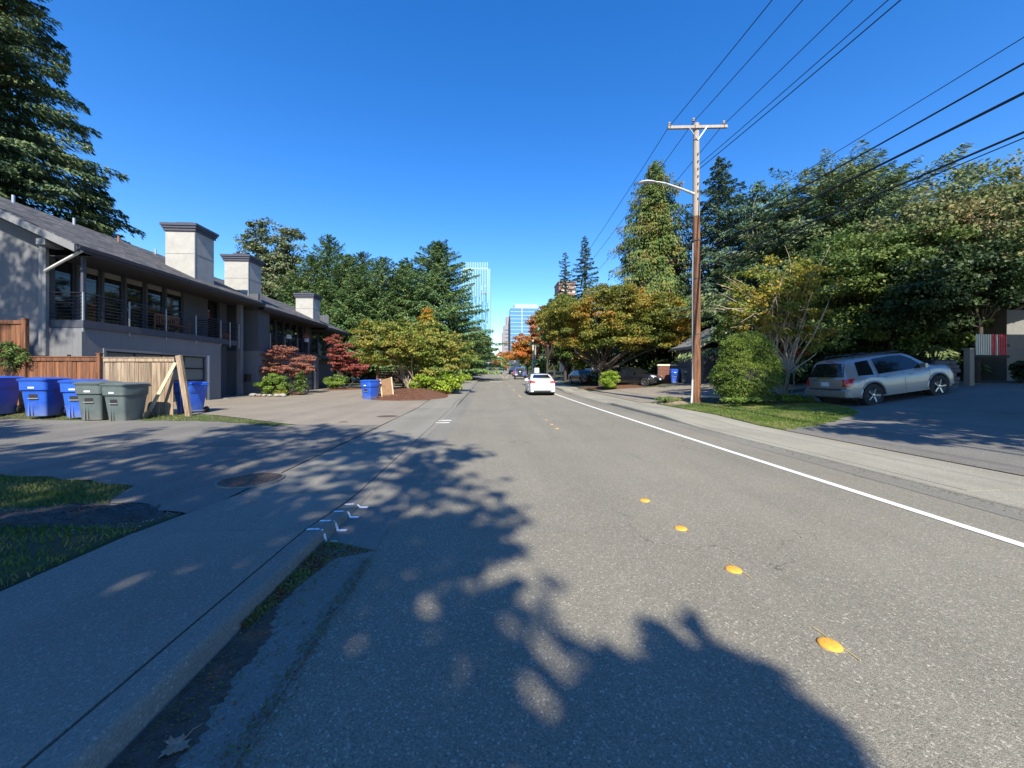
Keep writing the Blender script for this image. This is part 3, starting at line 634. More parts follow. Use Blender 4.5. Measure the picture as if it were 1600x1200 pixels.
# ------------------------------------------------------------------ fences
def board_fence(label, a, b, z0, z1, m, pw=.14, posts_=(), cap=True, lean=0, topslope=0):
    A = Vector((*a, z0)); B = Vector((*b, z0)); L_ = (B - A).length; ang = math.atan2(B.y - A.y, B.x - A.x)
    t = thing('board_fence', label, 'fence', A, ang); n = int(L_ / pw)
    base = MB().box(0, pw - .008, -.01, .01, 0, 1).build('plank', m, t)
    for i in range(n):
        o = base if i == 0 else link_copy(base, t, (0, 0, 0))
        h_ = (z1 - z0) + topslope * i / n; o.location = (i * pw, random.uniform(-.003, .003), .05); o.scale = (1, 1, h_ - .18)
        o.rotation_euler = (random.uniform(-.006, .006), random.uniform(-.004, .004), 0)
    MB().beam((0, -.035, z1 - z0 - .07), (L_, -.035, z1 - z0 - .07 + topslope), .03, .12).build('rail', m, t)
    MB().beam((0, .04, .45), (L_, .04, .45), .05, .09).build('rail', m, t)
    if cap: MB().beam((-.02, 0, z1 - z0 + .005), (L_ + .02, 0, z1 - z0 + .005 + topslope), .14, .03).build('cap_rail', m, t)
    for (x, h_) in posts_: MB().box(x - .055, x + .055, -.06, .055, 0, h_).box(x - .07, x + .07, -.075, .07, h_, h_ + .03).build('post', m, t)
    return t
board_fence('tall reddish brown board fence behind the leftmost blue bin', (-20, 13.75), (-15.28, 13.70), .08, 3.3, M['cedarwood'], .15, ((4.66, 3.25),), cap=False)
board_fence('low reddish brown board fence behind the blue bins', (-15.38, 13.72), (-12.95, 13.62), .08, 2.08, M['cedarwood'], .14, ((.03, 2.1), (2.43, 2.1)))
board_fence('weathered pale board fence behind the grey bins, with a leaning end post', (-12.80, 13.62), (-10.50, 13.55), .08, 2.06, M['graywood'], .14, ())
t = thing('leaning_post', 'thick weathered post leaning at the end of the pale fence', 'post', (-9.98, 13.45, .05), 0); MB().beam((0, 0, 0), (-.36, .04, 2.08), .16, .12, (0, 1, 0)).build('timber', M['graywood'], t, bev=.006)
t = thing('brace_board', 'pale diagonal board propping the weathered fence', 'board', (-11.05, 13.05, .04), 0); MB().beam((0, 0, 0), (.62, .42, 1.85), .10, .03, (0, 1, 0)).build('timber', M['palewood'], t)
# dark slatted fence behind the mulch mound
t = thing('slat_fence', 'dark horizontal slat fence behind the mulch mound', 'fence', (-7.9, 28.0, .15), 0)
sl_ = MB().box(0, 5.2, -.012, .012, 0, .10).build('slat', M['bench'], t); sl_.data.materials[0] = mat('dark_slat', (.06, .035, .022), .85, noise=.3, nscale=4)
for k in range(11):
    o = sl_ if k == 0 else link_copy(sl_, t, (0, 0, 0)); o.location = (0, 0, .05 + k * .155)
for x in (1.75, 3.5, 5.2): MB().box(x - .05, x + .05, .015, .11, 0, 1.8).build('post', sl_.data.materials[0], t)
MB().box(-.12, .02, -.05, .09, 0, 1.95).build('post', M['cedarwood'], t)
t = thing('plywood_board', 'brown plywood sheet with pale edge battens leaning beside the blue bin', 'panel', (-5.85, 21.7, .1), R(-12), rot=(R(-14), R(-14), R(-12)))
MB().box(0, .62, -.012, .012, 0, 1.15).build('sheet', mat('plywood', (.20, .115, .06), .8, noise=.25, nscale=4, stretch=(1, 1, 5)), t)
MB().box(-.06, .0, -.04, .02, -.02, 1.2).build('batten', M['palewood'], t); MB().box(.62, .67, -.04, .02, -.02, 1.15).build('batten', M['palewood'], t)
MB().beam((-.32, -.1, -.03), (-.16, .02, .75), .06, .04).build('batten', M['palewood'], t)

# ------------------------------------------------------------------ wheeled bins
def rrect(hw, hd, r, z, cy=0, n=4):
    P = []
    for sx, sy, a0 in ((1, 1, 0), (-1, 1, 90), (-1, -1, 180), (1, -1, 270)):
        for k in range(n + 1):
            a = R(a0 + 90 * k / n); P.append(((hw - r) * sx + r * math.cos(a), cy + (hd - r) * sy + r * math.sin(a), z))
    return P
def make_bin(label, m, group, loc, rz, name='wheeled_bin', sc_=1.08):
    t = thing(name, label, 'bin', loc, rz, group); t.scale = (sc_, sc_, sc_)
    rings = [rrect(.235, .26, .05, .02), rrect(.24, .27, .06, .05), rrect(.285, .345, .07, .70), rrect(.287, .348, .07, .715), rrect(.315, .385, .10, .75, -.01), rrect(.325, .40, .11, .98, -.01), rrect(.335, .415, .11, .985, -.01), rrect(.335, .415, .11, 1.01, -.01), rrect(.30, .38, .09, 1.01, -.01), rrect(.29, .37, .09, .9, -.01)]
    b = MB().loft(rings).build('body', m, t, True, ang=35)
    # recessed looking catch pocket: dark cavity, lip and metal lift bar on the front (-y)
    fy = lambda z: -(.27 + (.345 - .27) * (z - .05) / .65) if z < .7 else -.395
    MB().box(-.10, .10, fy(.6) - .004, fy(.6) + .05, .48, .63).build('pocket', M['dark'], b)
    MB().tube([(-.12, fy(.52) - .012, .515), (.12, fy(.52) - .012, .515)], .012, 8).build('lift_bar', M['steel'], t)
    MB().prism([(-.15, .0), (-.12, -.035), (.12, -.035), (.15, .0)], 0, .012, lambda u, v, w_: (u, fy(.9) - .004 + w_ * .5, .88 + v)).build('handle_recess', M['dark'], b)
    MB().box(-.07, .07, fy(.8) - .006, fy(.8) + .0, .795, .835).build('label_plate', M['label'], t)
    MB().box(-.135, -.105, fy(.3) - .014, fy(.3) + .03, .04, .42).box(-.05, -.035, fy(.3) - .01, fy(.3) + .03, .04, .38).build('rib', m, b)
    lid = [rrect(.345, .43, .10, 1.015, -.012), rrect(.35, .435, .11, 1.045, -.012), rrect(.32, .40, .11, 1.065, -.0), rrect(.26, .34, .09, 1.085, 0), rrect(.10, .15, .05, 1.095, 0)]
    MB().loft(lid).build('lid', m, t, True, ang=35)
    MB().tube([(-.25, .42, .98), (-.25, .47, .99), (.25, .47, .99), (.25, .42, .98)], .016, 8).build('handle', m, t)
    for s in (-1, 1):
        MB().lathe([(.0, -.03), (.10, -.03), (.125, -.02), (.13, 0), (.125, .02), (.10, .03), (0, .03)], (s * .30, .30, .13), 'X', 20).build('wheel', M['rubber'], t, True)
    MB().tube([(-.30, .30, .13), (.30, .30, .13)], .014, 6).build('axle', M['steel'], t)
    return t
rzb = R(8)
make_bin('leftmost blue wheeled bin, cut by the left edge of the picture', M['bluebin'], 'bins in front of the board fences', (-15.1, 12.75, .27), rzb)
make_bin('large blue wheeled bin in front of the low reddish fence, second from the left', M['bluebin'], 'bins in front of the board fences', (-13.55, 12.6, .23), rzb)
make_bin('blue wheeled bin between the other blue bins and the grey ones', M['bluebin'], 'bins in front of the board fences', (-12.52, 12.7, .17), rzb)
make_bin('left one of the two grey wheeled bins by the weathered fence', M['greybin'], 'bins in front of the board fences', (-11.85, 12.45, .12), rzb)
make_bin('right grey wheeled bin, in front of the weathered fence and brace', M['greybin'], 'bins in front of the board fences', (-10.98, 12.35, .08), R(-6))
make_bin('shaded blue wheeled bin standing beyond the leaning post', M['bluebin'], None, (-10.75, 14.55, .06), R(-110))
make_bin('sunlit blue wheeled bin beside the mulch mound and leaning panel', M['bluebin'], None, (-6.45, 21.4, .03), R(-25))
make_bin('blue wheeled bin near the black car, left of the utility pole', M['bluebin'], 'bins by the brick wall', (15.1, 30.5, hz(15.1, 30.5)), R(-20))
make_bin('grey wheeled bin just left of the utility pole, beside a blue one', M['greybin'], 'bins by the brick wall', (15.75, 30.1, hz(15.7, 30.1)), R(-20))
make_bin('dark wheeled bin beside the far mailbox on the left verge', mat('dark_plastic', (.03, .04, .035), .5), None, (-3.6, 58, hz(-3.6, 58)), 0)
make_bin('dark teal bin under the orange maple across the road', mat('teal_plastic', (.02, .12, .13), .5), None, (10.0, 40.5, hz(10, 40.5)), R(20))

# ------------------------------------------------------------------ poles, lamp, wires
pz = hz(9.26, 16.7) - .05; PX, PY = 9.26, 16.7
up = thing('utility_pole', 'tall brown wooden utility pole with a crossarm by the sidewalk', 'utility pole', (PX, PY, pz))
rng = random.Random(4)
MB().tube([(0, 0, 0), (.01, 0, 3), (.02, 0, 6.5), (.0, 0, 8.4)], [.19, .175, .16, .15], 20).build('shaft', M['pole'], up, True)
MB().tube([(0, 0, 8.4), (.0, 0, 12.55)], [.15, .125], 20).build('shaft', M['polegrey'], up, True)
ca = MB().beam((-1.38, -.17, 12.22), (1.38, -.10, 12.42), .10, .13).build('crossarm', M['polegrey'], up, bev=.008)
for s, zt in ((-1, 12.24), (1, 12.36)): MB().beam((s * .42, -.2, zt), (0, -.15, 11.75), .02, .035).build('brace', M['steel'], up)
for x, z in ((-1.28, 12.3), (-.12, 12.60), (1.22, 12.47)):
    MB().lathe([(0, 0), (.02, 0), (.02, .05), (.06, .06), (.06, .10), (.035, .12), (.06, .14), (.05, .19), (0, .2)], (x, -.1 if abs(x) > .5 else 0, z), n=12).build('insulator', M['polegrey'], up, True)
for k in range(7): MB().box(-.02, .02, -.19, -.14, 9.1 + k * .33, 9.18 + k * .33).build('bolt', M['iron'], up)
MB().tube([(-.20, -.06, .0), (-.20, -.05, 4.5), (-.17, -.04, 7.2)], .028, 8).build('conduit', M['steel'], up)
MB().tube([(-.30, -.12, 0), (-.24, -.1, .5), (-.215, -.08, 1.1)], .04, 8).build('conduit_guard', M['white_trim'], up)
for z in (3.1, 5.6, 7.3): MB().lathe([(.185, 0), (.185, .05)], (0, 0, z), n=20).build('band', M['iron'], up)
lp = thing('street_lamp', 'cobra head street lamp on a long curved arm, fixed to the tall pole', 'street lamp', (PX, PY, 9.55))
MB().tube([(-.12, -.05, 0), (-.75, -.15, .16), (-1.5, -.25, .33), (-1.85, -.3, .36), (-2.1, -.32, .34)], [.062, .05, .04, .034, .03], 10).build('arm', M['alu'], lp, True)
hd = MB().loft([[(x, -.33 + sy * w_ , z + sz * h_) for sy, sz in ((-1, 0), (-.7, .8), (0, 1), (.7, .8), (1, 0), (.6, -.6), (-.6, -.6))] for x, w_, h_, z in ((-2.0, .04, .04, .34), (-2.15, .10, .07, .33), (-2.4, .15, .09, .31), (-2.65, .13, .07, .29), (-2.76, .05, .03, .28))]).build('lamp_head', M['alu'], lp, True, ang=60)
MB().lathe([(0, -.06), (.08, -.05), (.12, 0)], (-2.45, -.33, .27), n=14).build('lens', M['frost'], lp, True)
def wire(x0, z0, x1, z1, sag, label, r=.014, ya=PY, yb=-34, group='wires over the road', name='overhead_wire'):
    P = []
    for t_ in np.linspace(0, 1, 60): P.append((x0 + (x1 - x0) * t_, ya + (yb - ya) * t_, z0 + (z1 - z0) * t_ - 4 * sag * t_ * (1 - t_)))
    return tag(MB().tube(P, r, 5).build(name, M['wire']), label, 'wire', group)
def wire_vis(u0, v0, u1, v1, X, ya, label, r=.014, sag=1.0, yb=-34):
    pass
wire(PX - 1.28, 12.5, PX - 1.28, 12.9, 1.1, 'leftmost wire running overhead from the crossarm')
wire(PX - .12, 12.8, PX - .12, 13.2, 1.0, 'overhead wire from the top of the pole between the crossarm ends')
wire(PX + 1.22, 12.68, PX + 1.3, 13.2, 1.0, 'overhead wire from the right end of the crossarm')
wire(PX + .14, 10.9, PX + 1.1, 11.6, 1.0, 'upper one of the twin wires meeting the pole below the crossarm', .013)
wire(PX + .14, 10.7, PX + 1.5, 11.4, 1.0, 'lower one of the twin wires meeting the pole below the crossarm', .016)
wire(PX + .14, 7.75, PX + .5, 8.2, .55, 'thin highest wire of the lower set, sloping to the right edge', .009)
wire(PX + .14, 7.35, PX + .5, 7.8, .65, 'thick middle cable sloping down from the right edge to the pole', .02)
wire(PX + .14, 6.9, PX + .4, 7.1, .7, 'thickest cable of the lower set on the right', .028)
wire(PX + .3, 6.3, PX + 3.2, 7.2, .6, 'lowest cable dipping behind the right hand trees', .024)
wire(PX + .3, 6.2, PX + 3.35, 7.1, .6, 'thin cable right beneath the lowest cable', .012)
FX, FY = 8.95, 74.
for k, (dx, z, lb) in enumerate(((-1.28, 12.5, 'left wire running away from the crossarm past the cedar'), (-.12, 12.8, 'middle wire running away from the pole top'), (1.22, 12.68, 'right wire running away from the crossarm'), (-.16, 7.3, 'low thick cable running away along the road'))):
    wire(PX + dx, z, FX + dx * .8, z - .5, 1.3, lb, .014 if k < 3 else .03, PY, FY, 'wires running away along the road')
def far_pole(label, x, y, h_, m, arm=True, r=.15, name='utility_pole'):
    t = thing(name, label, 'pole', (x, y, hz(x, y) - .05)); MB().tube([(0, 0, 0), (0, 0, h_)], [r, r * .7], 12).build('shaft', m, t, True)
    if arm: MB().box(-1.2, 1.2, -.15, -.05, h_ - .5, h_ - .37).build('crossarm', M['polegrey'], t)
    return t
far_pole('distant tan wooden pole beside the green street name sign', FX, FY, 11.2, M['polegrey'], True, .16)
far_pole('distant white metal pole beside the green street name sign', 8.4, 73, 10.6, M['white'], False, .13, 'metal_pole')
far_pole('dark brown wooden pole in front of the tall green hedge', 11.55, 56.5, 12, M['pole'], False, .24)
far_pole('short pale pole right beside the dark brown one', 12.35, 56.2, 10, M['graywood'], False, .17)
t = thing('street_name_sign', 'small green street name sign on the distant white pole', 'sign', (8.55, 72.6, hz(8.5, 72.6) + 2.7), R(15))
MB().box(-.55, .55, -.02, .02, 0, .42).build('panel', M['green'], t); MB().box(-.42, .42, -.026, -.021, .12, .3).build('print', mat('pale_print', (.35, .55, .45), .6), t); MB().box(-.3, .3, -.02, .02, -.3, -.04).build('panel', M['green'], t)
def sign(label, x, y, w_, h_, zb, post=True, rows=0, m=M['white']):
    t = thing('road_sign', label, 'sign', (x, y, hz(x, y)), R(4)); MB().box(-w_/2, w_/2, -.012, .0, zb, zb + h_).build('plate', m, t, bev=.002)
    if post: MB().box(-.03, .03, .003, .06, 0, zb + h_ * .95).build('post', M['steel'], t)
    for k in range(rows):
        q = [(.22, .05), (.30, .09), (.26, .06), (.34, .09), (.30, .09), (.22, .22)][k % 6]; zz = zb + h_ * (.9 - k * .145)
        MB().box(-w_ * q[0], w_ * q[0], -.017, -.013, zz - q[1] * .5, zz).build('print', mat('sign_print', (.06, .06, .08), .6) if k == 0 else bpy.data.materials['sign_print'], t)
    return t
sign('tall white speed sign with black lettering on a thin steel post', 9.35, 49, .62, 1.38, 1.25, True, 6)
sign('small white house shaped sign standing before the dark hedge', 8.0, 64, .75, .85, .75, True, 0)
MB_ = None
t = thing('mailbox', 'grey roadside mailbox on a post, far along the left verge', 'mailbox', (-2.35, 56.0, hz(-2.35, 56)))
MB().box(-.05, .05, -.05, .05, 0, 1.0).build('post', M['siding_d'], t); MB().loft([[( .0 + a, y, 1.0 + b) for a, b in ((-.2, 0), (.2, 0), (.2, .25), (.12, .38), (-.12, .38), (-.2, .25))] for y in (-.3, .3)]).build('box', M['trim'], t)
# low brick wall with pale coping behind the bins, right of the road
t = thing('brick_wall', 'low brick wall with pale coping beyond the utility pole', 'wall', (14.2, 31.6, hz(15, 31.6)), R(-4))
MB().box(0, 5.2, .02, .22, 0, 1.45).build('core', M['stone'], t)
bk = None
for r_ in range(12):
    for c in range(22):
        x = c * .235 + (r_ % 2) * .11
        if bk is None: bk = MB().box(0, .222, 0, .05, 0, .105).build('brick', M['brick'], t); o = bk
        else: o = link_copy(bk, t, (0, 0, 0))
        o.location = (x, -.03 + random.uniform(-.004, .004), r_ * .118)
MB().box(-.05, 5.3, -.06, .27, 1.45, 1.58).build('coping', M['cream'], t)
# stone retaining wall, gate posts and picket screen by the right hand house
t = thing('stone_wall', 'dark stone retaining wall in front of the parked silver car', 'wall', (16.95, 13.6, hz(17, 13.6) - .1), R(8))
MB().box(.05, 1.05, .05, .45, 0, 1.25).build('core', M['dark'], t)
sb = [MB().box(0, l_, 0, .1, 0, .14).build('stone', M['stone'], t, bev=.012) for l_ in (.28, .4, .34)]
used = set()
for r_ in range(8):
    x = -.02 - (r_ % 3) * .07
    while x < .95:
        k = random.randrange(3); l_ = (.28, .4, .34)[k]
        if k in used: o = link_copy(sb[k], t, (0, 0, 0))
        else: o = sb[k]; used.add(k)
        o.location = (x, random.uniform(-.02, .01), r_ * .15 + .01); x += l_ + .012
for k in range(3):
    if k not in used: sb[k].location = (0, -.02, 1.5)
hr = thing('white_house', 'low house with a pale eave half hidden behind dark trees at the right edge', 'house', (24, 15, 0), world=True)
MB().box(24.8, 34, 17.0, 26, .9, 4.6).build('wall', mat('pale_wall', (.16, .16, .16), .8, noise=.1), hs if False else hr)
MB().prism([(23.0, 4.75), (29, 6.3), (35, 4.75), (35, 4.95), (29, 6.55), (23.0, 4.95)], 0, 12, plane_y(15.4)).build('roof', M['roof'], hr)
MB().box(22.9, 23.1, 11.6, 27.5, 4.62, 4.92).box(23.1, 30, 11.6, 11.7, 4.62, 4.92).build('eave_board', M['white_trim'], hr)
MB().box(23.1, 30, 11.7, 15.3, 4.7, 4.85).build('porch_roof', M['soffit'], hr)
for z in (1.9,): 
    for y in (18, 20.5, 23): MB().box(24.72, 24.79, y, y + 1.3, 2.0, 3.6).build('window', M['glass'], hr)
MB().box(24.6, 24.9, 12.0, 12.3, .9, 4.6).build('post', M['cream'], hr)
t = thing('picket_screen', 'white and red slatted screen glimpsed behind the dark trees at right', 'screen', (19.95, 14.6, 1.35), R(4))
for k in range(14):
    MB().box(k * .112, k * .112 + .06, 0, .03, .95, 1.8).build('picket', M['redp'] if k in (7, 8, 10, 11, 12, 13) else M['cream'], t)
MB().box(-.1, 1.7, .03, .08, 1.3, 1.4).box(-.1, 1.7, .03, .08, .85, .95).build('rail', M['dark'], t)
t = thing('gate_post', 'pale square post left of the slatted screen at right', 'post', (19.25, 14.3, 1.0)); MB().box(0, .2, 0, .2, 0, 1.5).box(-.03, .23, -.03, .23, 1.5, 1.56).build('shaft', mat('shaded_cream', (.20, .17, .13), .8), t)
t = thing('garden_shed', 'grey roofed outbuilding behind the round topiary bush', 'shed', (18.2, 27.5, hz(16.2, 24.5)))
MB().box(-2.4, 3.0, 0, 4, 0, 2.6).build('wall', M['siding_d'], t); MB().prism([(-2.9, 2.6), (.3, 4.3), (3.5, 2.6), (3.5, 2.8), (.3, 4.5), (-2.9, 2.8)], -.3, 4.3, lambda u, v, w_: (u, w_, v)).build('roof', M['fascia'], t)
MB().beam((-2.9, -.35, 2.65), (.3, -.35, 4.38), .05, .2).build('barge_board', M['cream'], t)
# ------------------------------------------------------------------ vehicles: body lofted from side profile, sections and plan taper
def paint(name, col, metal=.3, rough=.3, coat=.7): return mat(name, col, rough, metal, noise=.04, nscale=2, coat=coat)
CG = mat('car_glass', (.008, .010, .012), .05, spec=.45)
TAIL = mat('tail_lamp_red', (.42, .015, .015), .18, spec=.7, coat=.5); CHROME = mat('chrome', (.62, .62, .62), .15, 1); PLATE = mat('number_plate', (.6, .64, .68), .5, col2=(.35, .45, .58), nscale=14)
HEADL = mat('headlamp_glass', (.5, .52, .54), .12, .4, coat=.6); TYRE = mat('tyre_rubber', (.02, .02, .022), .85); RIMD = mat('rim_shadowed', (.10, .10, .105), .4, .6); RIM = mat('alloy_rim', (.5, .5, .52), .25, .9); BLK = mat('black_plastic', (.02, .021, .023), .6)
def car(label, loc, heading, L, W, prof, belt, plan, wheels, rw, m, pitch=0, roll=0, side_windows=(), rear_glass=None, front_glass=None, clear=.24, tumble=.36, cat='car', name='parked_car', lower=None, tail=(), head=(), plate_z=.8, group=None, flare=True, rails=False, doors=(), handles=(), mirror=None, spare=False, bumper=None, front_plate=None, grille=None, arch=1.16):
    t = thing(name, label, cat, loc, 0, group, rot=(roll, -pitch, heading))
    xs_ = np.unique(np.concatenate([[0, .012, .03, .06], np.arange(.1, L - .08, .045), [L - .06, L - .03, L - .012, L]]))
    def f(pts, x): return np.interp(x, [p[0] for p in pts], [p[1] for p in pts])
    def sm(pts, x, k=.05): return np.mean([f(pts, x + d) for d in np.linspace(-k, k, 5)], axis=0)
    rings = []
    for x in xs_:
        zt = float(sm(prof, x)); wd = float(sm(plan, x, .02)) * W / 2; zbelt = min(float(sm(belt, x)), zt - .03)
        zb = clear + (.05 if x < .35 or x > L - .35 else 0)
        for xw in wheels:
            d = abs(x - xw); Ra = rw * arch
            if d < Ra: zb = max(zb, rw + math.sqrt(Ra * Ra - d * d))
        zb = min(zb, zbelt - .06)
        row = []
        for q in np.linspace(0, 1, 8):
            z = zb + (zbelt - zb) * q; zz = (z - .62) / .55; y = wd * (1 - .045 * zz * zz - (.03 if q == 1 else 0)) ; row.append((y, z))
        hcab = zt - zbelt; yb = row[-1][0]
        yr = yb - tumble * max(0, hcab - .05) - .03; ze = zbelt + max(0.01, hcab - .055)
        for q in (.33, .66): row.append((yb + (yr - yb) * q, zbelt + (ze - zbelt) * q))
        row.append((yr, ze)); row.append((yr - .06, zt - .018)); row.append((yr * .55, zt - .002)); row.append((0, zt + .006))
        rings.append([(x, -y, z) for y, z in row] + [(x, y, z) for y, z in row[-2::-1]])
    mb = MB(); mb.loft(rings); b = mb.build('body', m, t, True, ang=38)
    bv = BVHTree.FromPolygons([v.co.copy() for v in b.data.vertices], [tuple(p.vertices) for p in b.data.polygons])
    def patch(nm, mt, lo_, up_, axis, off=.006, par=t, n=10, rows=4, side=-1):
        """lo_/up_ outlines (u, v) left to right; axis 'side': u=x v=z at y side; 'rear': u=y v=z from -x; 'front'"""
        V = []; 
        def ev(pts, q):
            d = [0]; 
            for a, c in zip(pts[:-1], pts[1:]): d.append(d[-1] + math.hypot(c[0]-a[0], c[1]-a[1]))
            return (np.interp(q * d[-1], d, [p[0] for p in pts]), np.interp(q * d[-1], d, [p[1] for p in pts]))
        for i in range(n + 1):
            a = ev(lo_, i / n); c = ev(up_, i / n)
            for j in range(rows + 1):
                u = a[0] + (c[0] - a[0]) * j / rows; v = a[1] + (c[1] - a[1]) * j / rows
                if axis == 'side': o_ = Vector((u, side * 3, v)); d_ = Vector((0, -side, 0))
                elif axis == 'rear': o_ = Vector((-3, u, v)); d_ = Vector((1, 0, 0))
                else: o_ = Vector((L + 3, u, v)); d_ = Vector((-1, 0, 0))
                h_, nn, ix, dist = bv.ray_cast(o_, d_)
                if h_ is None: h_ = o_ + d_ * (3 if axis != 'side' else 3 - W * .4); nn = -d_
                if nn.dot(d_) > 0: nn = -nn
                V.append(h_ + nn * off)
        k = rows + 1; F = [(i*k+j, i*k+j+1, (i+1)*k+j+1, (i+1)*k+j) for i in range(n) for j in range(rows)]
        mb = MB(); mb.add(V, F); o_ = mb.build(nm, mt, par, True); return o_
    for (l_, u_) in side_windows:
        for s in (-1, 1): patch('side_window', CG, l_, u_, 'side', side=s)
    if rear_glass: patch('rear_window', CG, *rear_glass, 'rear')
    if front_glass: patch('windscreen', CG, *front_glass, 'front')
    for x0, z0, z1 in doors:
        for s in (-1, 1): patch('door_gap', BLK, [(x0, z0), (x0 + .012, z0)], [(x0 + .012, z1), (x0 + .024, z1)], 'side', .003, n=1, rows=8, side=s)
    for x0, z0 in handles:
        for s in (-1, 1):
            h_, nn, _, _ = bv.ray_cast(Vector((x0, s * 3, z0)), Vector((0, -s, 0)))
            if h_: MB().tube([h_ + Vector((-.09, s * .0, 0)), h_ + Vector((-.07, s * .03, 0)), h_ + Vector((.07, s * .03, 0)), h_ + Vector((.09, 0, 0))], .013, 6).build('door_handle', m, t, True)
    for (l_, u_) in tail:
        patch('tail_lamp', TAIL, l_, u_, 'rear', .012); patch('tail_lamp', TAIL, [(-a, b_) for a, b_ in l_], [(-a, b_) for a, b_ in u_], 'rear', .012)
    for (l_, u_) in head:
        patch('headlight', HEADL, l_, u_, 'front', .012); patch('headlight', HEADL, [(-a, b_) for a, b_ in l_], [(-a, b_) for a, b_ in u_], 'front', .012)
    if plate_z: patch('number_plate', PLATE, [(-.16, plate_z), (.16, plate_z)], [(-.16, plate_z + .15), (.16, plate_z + .15)], 'rear', .014, n=2, rows=1)
    if front_plate: patch('number_plate', PLATE, [(-.16, front_plate), (.16, front_plate)], [(-.16, front_plate + .13), (.16, front_plate + .13)], 'front', .03, n=2, rows=1)
    if grille: patch('grille', BLK, [(-grille[0], grille[1]), (grille[0], grille[1])], [(-grille[0], grille[2]), (grille[0], grille[2])], 'front', .012)
    # underbody
    MB().box(.25, L - .25, -W * .40, W * .40, clear - .06, clear + .5).build('underbody', BLK, t)
    for xw in wheels:
        for s in (-1, 1):
            y = s * (W / 2 - .115); w_ = thingless = None
            tb = MB().lathe([(rw * .62, -.10), (rw * .90, -.11), (rw * .98, -.085), (rw, -.03), (rw, .03), (rw * .98, .085), (rw * .90, .11), (rw * .62, .10)], (xw, y, rw), 'Y', 32).build('wheel', TYRE, t, True)
            MB().lathe([(0, s * .03), (rw * .5, s * .02), (rw * .58, s * .06), (rw * .64, s * .105)], (xw, y, rw), 'Y', 28).build('rim', RIMD, tb, True)
            mb = MB()
            for k in range(5):
                a = 2 * math.pi * k / 5 + .3 + xw; c_, s_ = math.cos(a), math.sin(a)
                mb.beam((xw + c_ * rw * .08, y + s * .075, rw + s_ * rw * .08), (xw + c_ * rw * .62, y + s * .09, rw + s_ * rw * .62), rw * .12, .035, (0, 1, 0))
            mb.lathe([(rw * .16, s * .05), (rw * .14, s * .10), (0, s * .105)], (xw, y, rw), 'Y', 12).build('spokes', RIM, tb)
            if flare:
                P = []; 
                for a in np.linspace(R(-8), R(188), 22):
                    x_ = xw + rw * (arch + .05) * math.cos(a); z_ = rw + rw * (arch + .05) * math.sin(a)
                    h_, nn, _, _ = bv.ray_cast(Vector((x_, s * 3, max(z_, clear + .02))), Vector((0, -s, 0)))
                    yy = h_.y if h_ else s * W * .48
                    P.append((x_, yy - s * .01 if abs(yy) < W * .6 else s * W * .49, max(z_, clear)))
                MB().tube(P, .038, 8).build('wheel_arch', m, t, True)
            MB().lathe([(0, 0), (rw * (arch - .01), 0)], (xw, s * (W / 2 - .26), rw), 'Y', 28).build('wheel_well', BLK, t)
    if rails:
        x0, x1, zr_, yy = rails
        for s in (-1, 1): MB().tube([(x0, s * yy, zr_ - .04), (x0 + .1, s * yy, zr_ + .03), (x1 - .12, s * yy, zr_ + .02), (x1, s * yy, zr_ - .05)], .02, 8).build('roof_rail', BLK, t, True)
        for xx in (x0 + .45, x1 - .6): MB().tube([(xx, -yy, zr_ + .03), (xx, yy, zr_ + .03)], .017, 6).build('cross_bar', BLK, t)
    if mirror:
        for s in (-1, 1):
            x_, z_ = mirror; h_, nn, _, _ = bv.ray_cast(Vector((x_, s * 3, z_)), Vector((0, -s, 0))); yy = h_.y if h_ else s * W * .45
            MB().loft([[(x_ + dx, yy + s * q, z_ + dz) for dx, dz in ((-.04, -.06), (.04, -.07), (.08, 0), (.04, .08), (-.05, .08))] for q in (-.02, .05, .14, .19)]).build('mirror', m, t, True)
    return t, patch, bv
silver = paint('silver_paint', (.26, .265, .27), .45, .33, .5)
